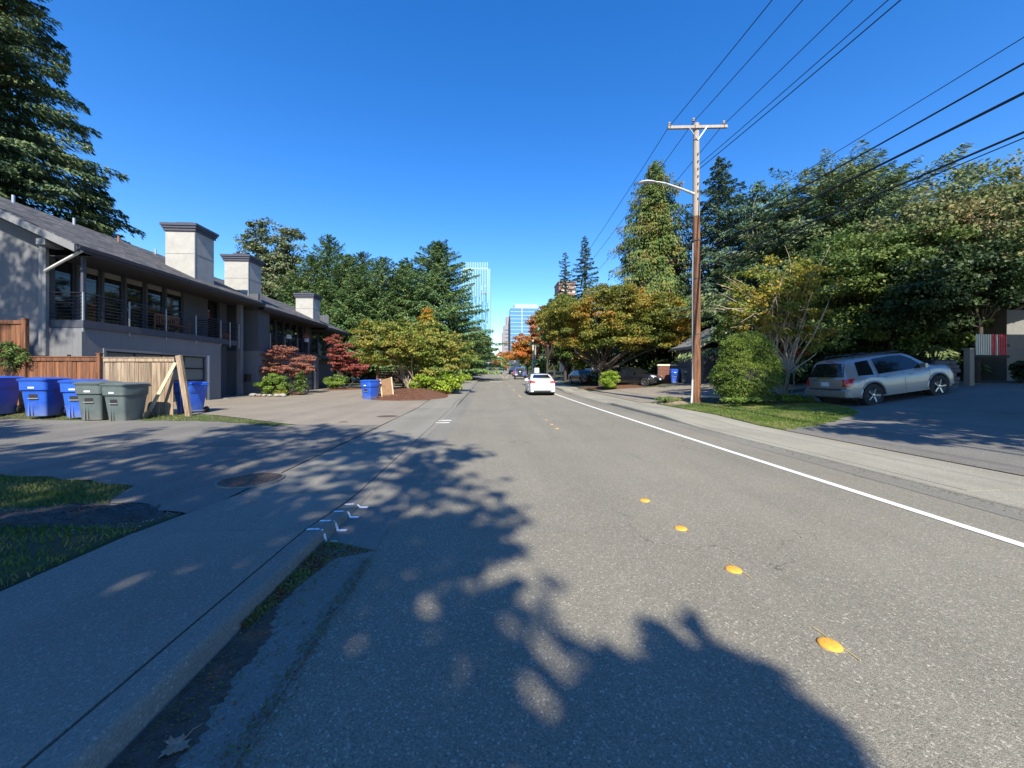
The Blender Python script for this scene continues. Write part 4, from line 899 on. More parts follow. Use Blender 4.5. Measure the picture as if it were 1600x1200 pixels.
# silver SUV parked on the right
L = 4.45; rw = .40
prof = [(-.2, .98), (0, 1.0), (.02, 1.10), (.10, 1.36), (.22, 1.63), (.36, 1.71), (.9, 1.745), (1.9, 1.755), (2.5, 1.73), (2.72, 1.67), (3.30, 1.24), (3.5, 1.19), (4.1, 1.14), (4.3, 1.05), (4.41, .9), (4.45, .7), (4.6, .6)]
belt = [(0, .96), (.4, 1.05), (2.6, 1.05), (3.4, 1.10), (4.1, 1.03), (4.45, .66)]
plan = [(-.1, .82), (0, .86), (.08, .93), (.35, .985), (1, 1), (3.4, .99), (4.0, .94), (4.3, .84), (4.45, .70), (4.6, .66)]
zbelt_w = 1.13
t, patch, bv = car('silver SUV with red tail lamp parked on the shaded driveway at right', (12.42, 13.4, .27), R(2.5), L, 1.84, prof, belt, plan, (.90, 3.50), rw, silver, pitch=R(6.8),
    side_windows=(([(.46, 1.13), (1.04, 1.11)], [(.56, 1.59), (1.08, 1.62)]), ([(1.22, 1.11), (3.08, 1.14)], [(1.24, 1.64), (2.0, 1.67), (2.46, 1.65), (2.74, 1.48), (3.02, 1.22)])),
    rear_glass=([(-.70, 1.12), (.70, 1.12)], [(-.60, 1.56), (-.3, 1.61), (.3, 1.61), (.60, 1.56)]), front_glass=([(-.66, 1.27), (.66, 1.2)], [(-.54, 1.56), (.54, 1.56)]),
    tail=(([(.66, .80), (.86, .80)], [(.66, 1.05), (.84, 1.05)]),), plate_z=.80, rails=(.6, 2.45, 1.78, .56), doors=((1.16, .42, 1.62), (2.15, .42, 1.6), (3.15, .42, 1.1)), handles=((1.45, 1.0), (2.42, .98)), mirror=(2.95, 1.2), head=(([(.52, .72), (.74, .74)], [(.5, .88), (.72, .86)]),), grille=(.45, .62, .84), clear=.36)
patch('tail_lamp', TAIL, [(.015, .82), (.20, .86)], [(.05, 1.05), (.21, 1.05)], 'side', .01)
patch('side_gap', BLK, [(.60, .5), (.61, .5)], [(.60, 1.0), (.61, 1.0)], 'side', .003, n=1, rows=6)
MB().box(-.09, .16, -.86, .86, .40, .70).build('rear_bumper', silver, t, bev=.05); MB().box(-.095, .05, -.62, .62, .70, .715).build('bumper_step', BLK, t)
patch('badge_strip', CHROME, [(-.34, 1.075), (.30, 1.075)], [(-.34, 1.105), (.30, 1.105)], 'rear', .02, n=4, rows=1)
patch('brake_lamp', TAIL, [(-.16, 1.645), (.16, 1.645)], [(-.16, 1.67), (.16, 1.67)], 'rear', .02, n=3, rows=1)
patch('plate_recess', mat('silver_shadow_gap', (.22, .23, .23), .5), [(-.26, .75), (.26, .75)], [(-.24, .99), (.24, .99)], 'rear', .004)
MB().tube([(.06, .12, 1.16), (-.02, -.2, 1.19), (.0, -.5, 1.2)], .01, 5).build('wiper', BLK, t)
for s in (-1, 1): MB().box(1.25, 3.1, s * .86 - .05, s * .86 + .05, .34, .385).build('running_board', silver, t, bev=.01)
patch('rear_badge', CHROME, [(.30, 1.0), (.52, 1.0)], [(.30, 1.02), (.52, 1.02)], 'rear', .008, n=2, rows=1)
# white sedan driving away
whitep = paint('white_car_paint', (.72, .73, .75), .0, .25)
prof = [(-.1, .9), (0, .98), (.05, 1.06), (.35, 1.10), (.75, 1.16), (1.5, 1.42), (1.9, 1.46), (2.7, 1.45), (2.95, 1.38), (3.55, 1.03), (4.5, .90), (4.75, .75), (4.85, .6), (5, .5)]
belt = [(0, .93), (.7, 1.0), (3.4, .95), (4.6, .8), (4.85, .55)]
plan = [(-.1, .78), (0, .84), (.12, .92), (.5, .98), (1.2, 1), (3.6, .99), (4.3, .93), (4.7, .8), (4.85, .68), (5, .6)]
t, patch, bv = car('white sedan driving away in the right lane', (3.6, 25.6, float(rise(27)) + .0), R(90 - 2.0), 4.85, 1.83, prof, belt, plan, (1.0, 3.8), .33, whitep, clear=.19, tumble=.42, name='white_sedan',
    side_windows=(([(.95, 1.05), (3.25, 1.03)], [(1.5, 1.34), (1.9, 1.38), (2.65, 1.37), (3.15, 1.08)]),), rear_glass=([(-.64, 1.16), (.64, 1.16)], [(-.50, 1.385), (.50, 1.385)]), front_glass=([(-.66, 1.07), (.66, 1.07)], [(-.55, 1.35), (.55, 1.35)]),
    tail=(([(.46, .84), (.86, .82)], [(.50, .96), (.83, .99)]),), plate_z=.74, mirror=(3.1, 1.02), doors=((1.2, .35, 1.3), (2.3, .35, 1.3)), handles=((1.5, .85), (2.5, .84)))
MB().box(-.05, .2, -.80, .80, .30, .62).build('rear_bumper', whitep, t, bev=.06); MB().box(-.06, .1, -.6, .6, .24, .32).build('diffuser', BLK, t, bev=.01)
MB().tube([(-.09, -.55, .27), (.1, -.55, .27)], .04, 10).build('exhaust', CHROME, t)
# blue boxy off-roader with a spare wheel
bluep = paint('blue_car_paint', (.03, .10, .42), .1, .3)
prof = [(-.1, 1.7), (0, 1.76), (.08, 1.80), (1.9, 1.82), (2.15, 1.80), (2.5, 1.22), (3.7, 1.14), (3.85, 1.0), (3.9, .6), (4, .6)]
belt = [(0, 1.12), (3.7, 1.02), (3.9, .6)]; plan = [(0, .93), (.1, .97), (3.6, .9), (3.9, .8), (4, .8)]
t, patch, bv = car('blue boxy off road vehicle with rear spare wheel, driving away', (4.75, 58.5, float(rise(60))), R(86), 3.95, 1.85, prof, belt, plan, (.75, 3.2), .40, bluep, clear=.42, tumble=.12, name='blue_off_roader',
    side_windows=(([(.1, 1.2), (2.2, 1.2)], [(.1, 1.68), (2.05, 1.68)]),), rear_glass=([(-.66, 1.18), (.66, 1.18)], [(-.62, 1.68), (.62, 1.68)]), plate_z=None, tail=(([(.70, .80), (.88, .80)], [(.70, 1.05), (.88, 1.05)]),), front_glass=([(-.66, 1.25), (.66, 1.25)], [(-.6, 1.7), (.6, 1.7)]))
MB().lathe([(0, -.02), (.28, -.02), (.36, -.09), (.40, -.12), (.40, -.25), (.34, -.30), (.20, -.27), (0, -.26)], (0, 0, 1.05), 'X', 24).build('spare_wheel', TYRE, t, True)
MB().lathe([(0, -.30), (.16, -.295), (.19, -.27)], (0, 0, 1.05), 'X', 16).build('spare_hub', CHROME, t, True)
MB().box(-.1, .1, -.85, .85, .45, .62).build('rear_bumper', BLK, t, bev=.02); MB().box(-.04, -.01, .42, .74, .62, .80).build('number_plate', PLATE, t)
# black SUV under the trees, front three quarter towards us
blackp = paint('black_car_paint', (.012, .012, .015), .2, .2, 1)
prof = [(-.1, 1.1), (0, 1.15), (.1, 1.3), (.4, 1.62), (.8, 1.68), (1.9, 1.69), (2.6, 1.62), (3.4, 1.13), (4.3, 1.02), (4.6, .85), (4.7, .6), (4.8, .6)]
belt = [(0, 1.0), (3.3, 1.02), (4.4, .9), (4.7, .55)]; plan = [(-.1, .8), (0, .86), (.3, .97), (1, 1), (3.6, 1), (4.2, .93), (4.55, .82), (4.7, .68), (4.8, .6)]
t, patch, bv = car('shiny black SUV with headlights facing the street, under the maple tree', (11.1, 34.6, hz(12.5, 32.5) - .02), R(-50), 4.7, 1.9, prof, belt, plan, (.9, 3.8), .37, blackp, clear=.28, name='black_SUV'.lower(),
    side_windows=(([(.6, 1.12), (3.05, 1.12)], [(.9, 1.55), (2.4, 1.57), (2.95, 1.25)]),), front_glass=([(-.7, 1.16), (.7, 1.16)], [(-.56, 1.57), (.56, 1.57)]), rear_glass=([(-.6, 1.2), (.6, 1.2)], [(-.5, 1.55), (.5, 1.55)]),
    head=(([(.48, .78), (.84, .82)], [(.46, .92), (.80, .95)]),), grille=(.40, .66, .92), front_plate=.56, plate_z=.7, mirror=(3.0, 1.18), doors=((1.9, .4, 1.5),))
patch('grille_star', CHROME, [(-.10, .70), (.10, .70)], [(-.10, .90), (.10, .90)], 'front', .03, n=4, rows=2); patch('bumper_guard', CHROME, [(-.6, .40), (.6, .40)], [(-.6, .46), (.6, .46)], 'front', .03)
# more distant vehicles
sed_prof = [(-.1, .9), (0, .98), (.35, 1.08), (.75, 1.14), (1.4, 1.42), (2.6, 1.44), (3.4, 1.02), (4.4, .88), (4.7, .6), (4.8, .5)]; sed_belt = [(0, .93), (3.4, .95), (4.7, .55)]; sed_plan = [(0, .85), (.5, .98), (3.6, .98), (4.4, .88), (4.7, .7)]
def simple_car(label, x, y, hd, col, z=None, g=None, nm='parked_car'):
    p = paint('car_paint_%s' % label.split()[0], col, .1, .3)
    return car(label, (x, y, hz(x, y) if z is None else z), hd, 4.7, 1.8, sed_prof, sed_belt, sed_plan, (.95, 3.7), .33, p, clear=.2, name=nm, group=g, flare=False,
        side_windows=(([(1.0, 1.03), (3.2, 1.02)], [(1.5, 1.34), (2.6, 1.36), (3.1, 1.08)]),), rear_glass=([(-.62, 1.14), (.62, 1.14)], [(-.5, 1.36), (.5, 1.36)]), front_glass=([(-.62, 1.06), (.62, 1.06)], [(-.5, 1.35), (.5, 1.35)]), tail=(([(.5, .8), (.84, .8)], [(.5, .95), (.84, .95)]),), head=(([(.5, .62), (.78, .62)], [(.5, .76), (.76, .76)]),), plate_z=.7)
simple_car('white car far ahead at the end of the street', -1.0, 158, R(100), (.7, .7, .7))
simple_car('blue car far ahead parked at the end of the street', 3.6, 160, R(60), (.2, .35, .6))
simple_car('reddish car ahead of the blue off roader', 5.5, 74, R(88), (.22, .06, .05))
simple_car('dark red car in the shade under the orange maple', 9.5, 42.0, R(-82), (.10, .012, .015))
simple_car('black car parked half hidden behind the bright green hedge', 13.0, 40.5, R(-60), (.015, .015, .018))
simple_car('dark sedan in the shade at the left of the far street', -6.5, 66, R(90), (.04, .045, .06))
# white pickup behind the speed sign
t = thing('pickup_truck', 'white pickup truck parked beyond the speed sign', 'truck', (13.6, 52.0, hz(15, 55) + .1), R(14))
MB().loft([[(x, s * .95 * k, z) for s, z in ((-1, .45), (-1, zt * .75 + .2), (-k2, zt), (k2, zt), (1, zt * .75 + .2), (1, .45))] for x, zt, k, k2 in ((0, 1.15, .95, .9), (1.9, 1.15, 1, .9), (1.95, 1.6, 1, .75), (2.2, 1.85, 1, .72), (3.4, 1.85, 1, .72), (4.1, 1.25, 1, .85), (5.3, 1.15, .97, .85), (5.5, .8, .9, .8))]).build('body', whitep, t, True, ang=35)
for x in (1.1, 4.5):
    for s in (-1, 1): MB().lathe([(.0, -.1), (.38, -.1), (.40, -.06), (.40, .06), (.38, .1), (0, .1)], (x, s * .86, .4), 'Y', 20).build('wheel', TYRE, t, True)
for s in (-1, 1): MB().prism([(2.3, 1.3), (3.9, 1.3), (3.35, 1.72), (2.35, 1.75)], 0, .02, lambda u, v, w_, s=s: (u, s * (.84 - (v - 1.3) * .12) + s * .045 + w_ * s, v)).build('side_window', CG, t)
# box truck far ahead
t = thing('box_truck', 'white and tan box truck waiting far ahead beyond the blue vehicle', 'truck', (6.1, 92, float(rise(92))), R(90))
MB().box(0, 4.2, -1.2, 1.2, .9, 3.3).build('cargo_box', mat('truck_box', (.60, .55, .47), .6, noise=.05), t, bev=.03); MB().loft([[(x, s, z) for s, z in ((-1.1, .5), (-1.1, 1.5), (-1.0, zt), (1.0, zt), (1.1, 1.5), (1.1, .5))] for x, zt in ((4.25, 2.5), (5.2, 2.5), (5.9, 1.6), (6.1, 1.3))]).build('cab', whitep, t)
MB().box(-.05, -.01, -1.0, 1.0, 1.0, 3.1).build('rear_door', mat('truck_door', (.66, .64, .6), .5), t); MB().box(-.1, .1, -1.15, 1.15, .55, .75).build('bumper', BLK, t)
for x in (1.0, 5.0):
    for s in (-1, 1): MB().lathe([(0, -.14), (.44, -.14), (.46, -.1), (.46, .1), (.44, .14), (0, .14)], (x, s * .98, .46), 'Y', 18).build('wheel', TYRE, t, True)

# ------------------------------------------------------------------ towers on the skyline
tg = mat('tower_glass', (.085, .27, .36), .18, .35, spec=.8, noise=.08, nscale=.05); finm = mat('tower_fin', (.27, .42, .46), .5); dg = mat('dark_tower', (.10, .12, .16), .5)
t = thing('glass_tower', 'tall pale blue glass tower with vertical white fins, behind the trees', 'tower', (-21, 640, 0), R(-2))
MB().box(-24, 19, 0, 34, 0, 183).build('glazing', tg, t); MB().box(19, 23.5, 4, 34, 0, 178).build('side_bay', mat('side_bay_glass', (.20, .36, .44), .25, .2), t)
fin = MB().box(-.45, .45, -1.4, 0, 0, 1).build('fin', finm, t)
rr_ = random.Random(2)
for i in range(16):
    o = fin if i == 0 else link_copy(fin, t, (0, 0, 0)); x = -23.6 + i * 2.82; zb = rr_.uniform(60, 120) if i % 2 else rr_.uniform(100, 150); o.location = (x, -.02, zb); o.scale = (1, 1, 187 - zb)
pb = MB().box(-.38, .38, -1.1, 0, 0, 1).build('fin_segment', finm, t)
for i in range(60):
    o = pb if i == 0 else link_copy(pb, t, (0, 0, 0)); k = rr_.randrange(31); o.location = (-23.6 + k * 1.41, -.02, rr_.uniform(30, 150)); o.scale = (1, 1, rr_.uniform(3, 11))
sp_ = MB().box(-23.9, 19, -.25, 0, 0, .35).build('floor_line', mat('spandrel', (.13, .28, .38), .4), t)
for i in range(44): o = sp_ if i == 0 else link_copy(sp_, t, (0, 0, 0)); o.location = (0, 0, 4 + i * 4.02)
MB().box(-24, 19, -.3, 0, 176, 178).build('crown_band', finm, t); MB().box(8, 16, -1.2, 0, 135, 137.5).build('mechanical_band', dg, t)
t = thing('dark_tower', 'dark grey office block in front of the glass tower', 'building', (-14, 500, 0)); MB().box(-10, 4.5, 0, 25, 0, 63).build('body', dg, t)
for k in range(14): MB().box(-10, 4.5, -.2, 0, 5 + k * 4.1, 6.2 + k * 4.1).build('window_band', CG, t)
t = thing('navy_tower', 'narrow navy block right beside the base of the glass tower', 'building', (-9.2, 520, 0)); MB().box(0, 6.5, 0, 20, 0, 52).build('body', mat('navy', (.05, .10, .2), .4), t)
for k in range(12): MB().box(.3, 6.2, -.15, 0, 4 + k * 4, 6 + k * 4).build('window_band', CG, t)
t = thing('office_building', 'mid rise blue glass office building with white floor bands', 'building', (24, 420, 0), R(0))
MB().box(-.5, 30, 0, 30, 0, 74).build('glazing', mat('office_glass', (.09, .24, .40), .15, .3, spec=.8), t); MB().box(4, 30, 2, 28, 74, 79).build('penthouse', mat('office_white', (.27, .35, .41), .5), t)
bd = MB().box(-.6, 30.1, -.35, 30.2, 0, .75).build('floor_band', bpy.data.materials['office_white'], t)
for k in range(19): o = bd if k == 0 else link_copy(bd, t, (0, 0, 0)); o.location = (0, 0, 2 + k * 3.98)
MB().box(11.5, 12.6, -.6, 0, 0, 74).build('pier', bpy.data.materials['office_white'], t)
for k in range(20): MB().box(k * 1.5, k * 1.5 + .12, -.2, 0, 0, 74).build('mullion', tg, t)
t = thing('grey_building', 'slim grey stone building left of the blue glass office building', 'building', (17.2, 440, 0)); MB().box(0, 6.5, 0, 20, 0, 58).box(2.6, 6.5, 0, 18, 58, 68).box(-2, 0, 2, 18, 0, 50).build('body', mat('grey_stone', (.24, .22, .25), .7), t)
for k in range(12): MB().box(.8, 6.0, -.1, 0, 4 + k * 4.3, 5.6 + k * 4.3).build('window_band', dg, t)
t = thing('red_building', 'red brick apartment block showing above the orange trees', 'building', (57, 300, 0)); MB().box(-2, 11, 0, 20, 0, 74).build('wall', mat('red_wall', (.26, .13, .11), .8), t)
for k in range(14):
    for c in range(3): MB().box(-.5 + c * 4.6, 2.2 + c * 4.6, -.15, 0, 18 + k * 4, 20 + k * 4).build('balcony', mat('balcony_white', (.6, .55, .55), .6) if k == 0 and c == 0 else bpy.data.materials['balcony_white'], t)
MB().box(-2.5, 11.5, -.6, 20, 74, 75).build('roof', dg, t)
# ------------------------------------------------------------------ vegetation
def unit(a): return a / np.maximum(np.linalg.norm(a, axis=-1, keepdims=True), 1e-6)
def quads(P, T, Nn, l, w_):
    """rhombus leaves at P, long axis T, normal Nn"""
    T = unit(T); B = unit(np.cross(Nn, T)); l = np.asarray(l)[:, None]; w_ = np.asarray(w_)[:, None]
    V = np.stack([P - T * l * .5, P + B * w_ * .5 - T * l * .05, P + T * l * .5, P - B * w_ * .5 - T * l * .05], 1).reshape(-1, 3)
    return V, np.arange(len(V)).reshape(-1, 4)
def limb(mb, a, b, r0, r1, rng, bow=.12, n=6, sides=7):
    a = np.array(a, float); b = np.array(b, float); d = b - a; L_ = np.linalg.norm(d); off = rng.normal(0, 1, 3) * bow * L_ * .5; off[2] = abs(off[2]) * .6
    P = []; 
    for t in np.linspace(0, 1, n): P.append(tuple(a + d * t + off * math.sin(math.pi * t) + rng.normal(0, .012 * L_, 3) * (0 < t < 1)))
    mb.tube(P, list(np.linspace(r0, r1, n)), sides, cap=False); return P
def broadleaf(label, x, y, blobs, leafm, barkm=None, nclump=90, per=220, cr=.55, ls=.14, trunk_r=.16, fork=.35, name='broadleaf_tree', seed=1, group=None, cat='tree', flat=.65, stems=1, z0=None, limbs=16, twigs=0, shell=.42, twigm=None, lean=0, vexp=1):
    rng = np.random.default_rng(seed); z0 = hz(x, y) - .05 if z0 is None else z0
    t = thing(name, label, cat, (x, y, z0), 0, group)
    bl = np.array(blobs, float); vol = (bl[:, 3] * bl[:, 4] * bl[:, 5]) ** vexp; ix = rng.choice(len(bl), nclump, p=vol / vol.sum())
    d = unit(rng.normal(0, 1, (nclump, 3))); rr = rng.uniform(0, 1, nclump) ** shell
    C = bl[ix, :3] + d * rr[:, None] * bl[ix, 3:6]
    C[:, 2] = np.maximum(C[:, 2], .25)
    crs = np.minimum(cr * rng.uniform(.6, 1.35, nclump), bl[ix, 3] * .42) if vexp != 1 else cr * rng.uniform(.6, 1.35, nclump)
    n = nclump * per; ci = np.repeat(np.arange(nclump), per)
    q = unit(rng.normal(0, 1, (n, 3))) * (rng.uniform(0, 1, n) ** .5)[:, None]
    P = C[ci] + q * crs[ci][:, None] * np.array([1.15, 1.15, flat]); 
    out = unit(P - bl[:, :3].mean(0)); Nn = unit(out * .5 + np.array([0, 0, .7]) + rng.normal(0, .55, (n, 3)))
    T = unit(rng.normal(0, 1, (n, 3)) + out * .6 + np.array([0, 0, -.5])); s = ls * rng.uniform(.6, 1.3, n)
    V, F = quads(P, T, Nn, s, s * .72); V[:, 2] = np.maximum(V[:, 2], .03)
    mesh_np('crown', V, F, leafm, t)
    mb = MB(); top = bl[:, 2].mean(); hf = fork * top
    for s_ in range(stems):
        a = (0, 0, 0) if stems == 1 else (rng.normal(0, .12), rng.normal(0, .12), 0); b = np.array([rng.normal(0, .15) + lean, rng.normal(0, .15), hf]) if stems == 1 else np.array([rng.normal(0, .5), rng.normal(0, .5), hf])
        limb(mb, a, b, trunk_r, trunk_r * .75, rng, .05, 5, 9)
        for c in rng.choice(nclump, min(nclump, limbs // stems), replace=False):
            PP = limb(mb, b, C[c], trunk_r * .45, trunk_r * .06, rng, .16, 7, 5)
            for k in range(2):
                c2 = C[rng.integers(nclump)]; m_ = np.array(PP[3]); 
                if np.linalg.norm(c2 - m_) < top * .6: limb(mb, m_, c2, trunk_r * .2, trunk_r * .03, rng, .1, 4, 4)
    mb.build('trunk', barkm or M['bark'], t, True)
    if twigs:
        mb = MB(); cen = bl[:, :3].mean(0)
        for k in range(twigs):
            a = C[rng.integers(nclump)]; dirv = unit((a - cen) * np.array([1, 1, .6]) + rng.normal(0, .6, 3) + np.array([0, 0, .3])); limb(mb, cen * .3 + a * .7, a + dirv * rng.uniform(.4, 1.3), .02, .006, rng, .1, 4, 3)
        mb.build('twigs', twigm or M['twig'], t)
    return t
def conifer(label, x, y, Ht, Rb, leafm, nb=200, dens=9, droop=.25, up=.15, base=.08, shape=.85, ql=.42, qw=.13, hang=.35, seed=1, name='conifer_tree', group=None, fan=.42, barkm=None, cat='tree', z0=None, irr=.25, tr=None, lod=1, cut=None, ends=None):
    rng = np.random.default_rng(seed); z0 = hz(x, y) - .05 if z0 is None else z0
    t = thing(name, label, cat, (x, y, z0), 0, group)
    tf = base + (1 - base) * (np.arange(nb) + rng.uniform(0, 1, nb)) / nb; tf = np.minimum(tf, .995)
    if cut is not None: tf = tf[(tf < cut)]; 
    nb = len(tf); az = np.arange(nb) * 2.39996 + rng.normal(0, .35, nb)
    Rh = Rb * (1 - tf) ** shape; lobes = 1 + irr * np.sin(az * 2 + tf * 9 + seed) * .6 + rng.normal(0, irr * .6, nb)
    L_ = np.maximum(Rh * np.clip(lobes, .45, 1.5), .25 * (1 - tf) + .18)
    zb = tf * Ht; k_up = up + (tf - .4) * .5
    cnt = np.maximum((L_ * dens * (6 + 8 * fan)).astype(int), 14); bi = np.repeat(np.arange(nb), cnt); n = len(bi)
    s = rng.uniform(.08, 1, n) ** .75; lat = rng.uniform(-1, 1, n) * fan * (1.05 - s) ** .8 * L_[bi] * .85
    r_ = s * L_[bi]
    r2 = r_ - abs(lat) * .25
    ca, sa = np.cos(az[bi]), np.sin(az[bi])
    z = zb[bi] + L_[bi] * (k_up[bi] * s - droop * s * s * 1.6 * (1 - tf[bi] * .6)) - abs(lat) * .18 - rng.uniform(0, 1, n) ** 2 * hang * (.35 + .65 * s)
    P = np.stack([r2 * ca - lat * sa, r2 * sa + lat * ca, z], 1)
    side = np.sign(lat)
    T = np.stack([ca * .8 - side * sa * .7, sa * .8 + side * ca * .7, -hang * 1.2 - .1 + (tf[bi] - .5) * .5], 1) + rng.normal(0, .28, (n, 3))
    Nn = np.stack([ca * .25, sa * .25, np.full(n, .9)], 1) + rng.normal(0, .4, (n, 3))
    sc = rng.uniform(.6, 1.25, n) * (1 - .35 * tf[bi]); V, F = quads(P, T, Nn, ql * sc, qw * sc)
    V[:, 2] = np.maximum(V[:, 2], .05)
    mesh_np('crown', V, F, leafm, t)
    mb = MB(); tr = tr or Ht * .014 + .06
    mb.tube([(0, 0, 0), (.05, 0, Ht * .3), (0, .05, Ht * .65), (0, 0, Ht * (cut or 1) * .99)], [tr, tr * .8, tr * .45, .02], 10)
    for i in range(0, nb, 2):
        c_, s_ = math.cos(az[i]), math.sin(az[i]); pts = []
        for q in (0, .45, .9): pts.append((q * L_[i] * c_, q * L_[i] * s_, zb[i] + L_[i] * (k_up[i] * q - droop * q * q * 1.6 * (1 - tf[i] * .6))))
        mb.tube(pts, [tr * .22, tr * .12, .01], 3, cap=False)
    mb.build('trunk', barkm or M['bark'], t)
    return t
LM = dict(
 fir=leafmat('fir_needles', [(.022, .045, .024), (.045, .078, .036), (.080, .115, .048), (.13, .155, .065)], .5, .15),
 firblue=leafmat('blue_fir_needles', [(.026, .055, .040), (.055, .095, .060), (.10, .145, .085)], .5, .12),
 fargreen=leafmat('hedge_fir_needles', [(.030, .066, .026), (.062, .115, .038), (.105, .165, .055), (.150, .195, .070)], .35, .15),
 pine=leafmat('pine_needles', [(.045, .07, .04), (.09, .115, .055), (.15, .15, .075)], .4, .12),
 cedar=leafmat('cedar_sprays', [(.03, .065, .018), (.065, .11, .025), (.12, .15, .035), (.17, .105, .035)], .6, .15),
 deodar=leafmat('deodar_needles', [(.03, .065, .032), (.075, .115, .05), (.13, .17, .07), (.18, .21, .09)], .4, .15),
 maple=leafmat('maple_leaves_turning', [(.035, .065, .015), (.075, .11, .02), (.11, .13, .025), (.16, .16, .03), (.20, .18, .03), (.30, .18, .03), (.33, .12, .03)], .30, .35, .32),
 mapleg=leafmat('maple_leaves_green', [(.03, .07, .015), (.07, .12, .02), (.13, .16, .03), (.32, .17, .03)], .4, .35, .45),
 orange=leafmat('orange_leaves', [(.10, .11, .02), (.30, .17, .03), (.42, .14, .03), (.40, .08, .04)], .4, .35),
 pinkred=leafmat('red_leaves', [(.16, .12, .03), (.34, .13, .06), (.36, .08, .07)], .5, .35),
 redmaple=leafmat('japanese_maple_leaves', [(.12, .045, .04), (.20, .075, .06), (.27, .115, .08), (.29, .17, .10)], .9, .3, .5),
 redmaple2=leafmat('crimson_maple_leaves', [(.14, .035, .03), (.24, .06, .05), (.29, .10, .07)], .9, .3, .5),
 dogwood=leafmat('yellow_green_leaves', [(.07, .11, .02), (.13, .17, .03), (.22, .22, .045), (.30, .22, .06)], .6, .35, .5),
 green=leafmat('green_leaves', [(.035, .07, .018), (.075, .12, .028), (.13, .17, .045)], .6, .3),
 bright=leafmat('bright_hedge_leaves', [(.12, .20, .02), (.22, .30, .03), (.30, .34, .05)], 1.2, .3),
 shrub=leafmat('shrub_leaves', [(.06, .12, .02), (.12, .19, .03), (.19, .25, .05)], 1.5, .3),
 topiary=leafmat('topiary_sprays', [(.06, .12, .02), (.12, .18, .03), (.19, .25, .05), (.22, .26, .06)], 1.1, .15, .4, gain=1.2),
 grey=leafmat('hazy_green_leaves', [(.06, .095, .035), (.12, .155, .055), (.19, .21, .09), (.28, .19, .10)], .5, .35),
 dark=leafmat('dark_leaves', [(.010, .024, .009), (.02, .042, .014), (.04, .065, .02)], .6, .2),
 yellowthin=leafmat('yellowing_leaves', [(.07, .12, .02), (.16, .18, .025), (.34, .24, .04)], .9, .4, .5),
 grass=leafmat('grass_blades', [(.06, .10, .02), (.10, .16, .025), (.17, .21, .05), (.24, .22, .10)], 1.2, .35),
 dgrass=leafmat('dull_grass_blades', [(.05, .10, .02), (.09, .14, .03), (.2, .18, .08)], 1.5, .3),
)
# --- left side
conifer('huge dark fir behind the townhouse at the left edge, top out of the picture', -33.6, 27, 38, 9.6, LM['fir'], 430, 9, .20, .16, .20, .80, .46, .14, .45, 3, 'fir_tree', z0=0, irr=.13)
conifer('slimmer fir beside the huge one, just behind the townhouse roof', -30.5, 31.5, 17.5, 6.0, LM['fir'], 170, 8, .22, .14, .15, .9, .5, .15, .45, 5, 'fir_tree', z0=0)
broadleaf('tall twin topped pine behind the chimneys', -32.5, 60, [(-1.8, 0, 20, 2.6, 2.5, 4.6), (2.0, 0, 19.4, 2.4, 2.4, 4.4), (0, 0, 14.5, 5, 4, 4.5), (-1.5, 0, 10, 4.5, 4, 3)], LM['pine'], nclump=340, per=130, cr=.95, ls=.34, trunk_r=.4, fork=.5, name='pine_tree', seed=8, limbs=24, shell=.6)
conifer('small pointed conifer tip behind the second chimney', -38.5, 60, 18.2, 4.5, LM['firblue'], 90, 3, .2, .2, .1, .9, .6, .2, .3, 31, 'conifer_tree')
hed = 'dense conifers behind the townhouse'
for k, (u, Y, Ht, Rb, lb) in enumerate(((486, 56, 18.0, 7.4, 'leftmost one'), (515, 57, 21.2, 7.6, 'tallest one'), (545, 54, 17.6, 7.4, 'third from left'), (566, 58, 19.2, 7.0, 'fourth from left'), (598, 55, 17.6, 7.2, 'fifth from left'), (630, 60, 17.8, 7.0, 'sixth from left'))):
    a = (u - 800) / 601; X = Y * (a + .0598) / (.998 - a * .0598)
    conifer('dense green conifer behind the far end of the townhouse, ' + lb, X, Y, Ht, Rb, LM['fargreen'], 300, 4.4, .08, .55, .03, .66, .45, .15, .22, 40 + k, 'conifer_tree', hed, fan=.5, irr=.22)
conifer('broad dark fir left of the road, beside the glass tower', -7.2, 55, 19.6, 8.6, LM['fargreen'], 420, 4.8, .12, .42, .02, .66, .46, .16, .26, 51, 'fir_tree', fan=.6, irr=.22)
conifer('dark fir just left of the broad one beside the tower', -12.3, 58, 18.4, 7.4, LM['fargreen'], 180, 3.6, .16, .35, .02, .7, .6, .22, .3, 52, 'fir_tree', fan=.6)
broadleaf('wide yellow green bush tree spreading over the mulch mound', -5.4, 27.2, [(0, 0, 3.4, 3.6, 2.6, 1.7), (-2.6, .5, 3.6, 2.0, 1.8, 1.6), (2.4, 0, 2.7, 2.0, 2, 1.4), (2.0, -.4, 1.6, 1.7, 1.6, 1.2), (-1.0, .6, 4.3, 1.6, 1.4, 1.0)], LM['dogwood'], M['palebark'], 330, 130, .42, .15, .10, .2, 'dogwood_tree', 11, stems=4, limbs=40, flat=.5, twigs=30)
broadleaf('slender tree with orange tips rising from the yellow green bush', -4.6, 29, [(0, 0, 4.6, .8, .8, 1.4), (.1, 0, 5.4, .5, .5, .7)], leafmat('tip_leaves', [(.08, .16, .02), (.16, .2, .03), (.45, .16, .02)], .9, .3, .4, top=(5.4, .5)), M['palebark'], 40, 120, .35, .16, .06, .6, 'young_tree', 12)
broadleaf('low green shrub with bright yellow leaves against the slat fence', -4.0, 25.2, [(0, 0, .8, 1.0, .8, .6), (1.3, .4, .9, .9, .8, .7)], LM['bright'], None, 70, 90, .28, .13, .03, .3, 'shrub', 13, cat='shrub', stems=3)
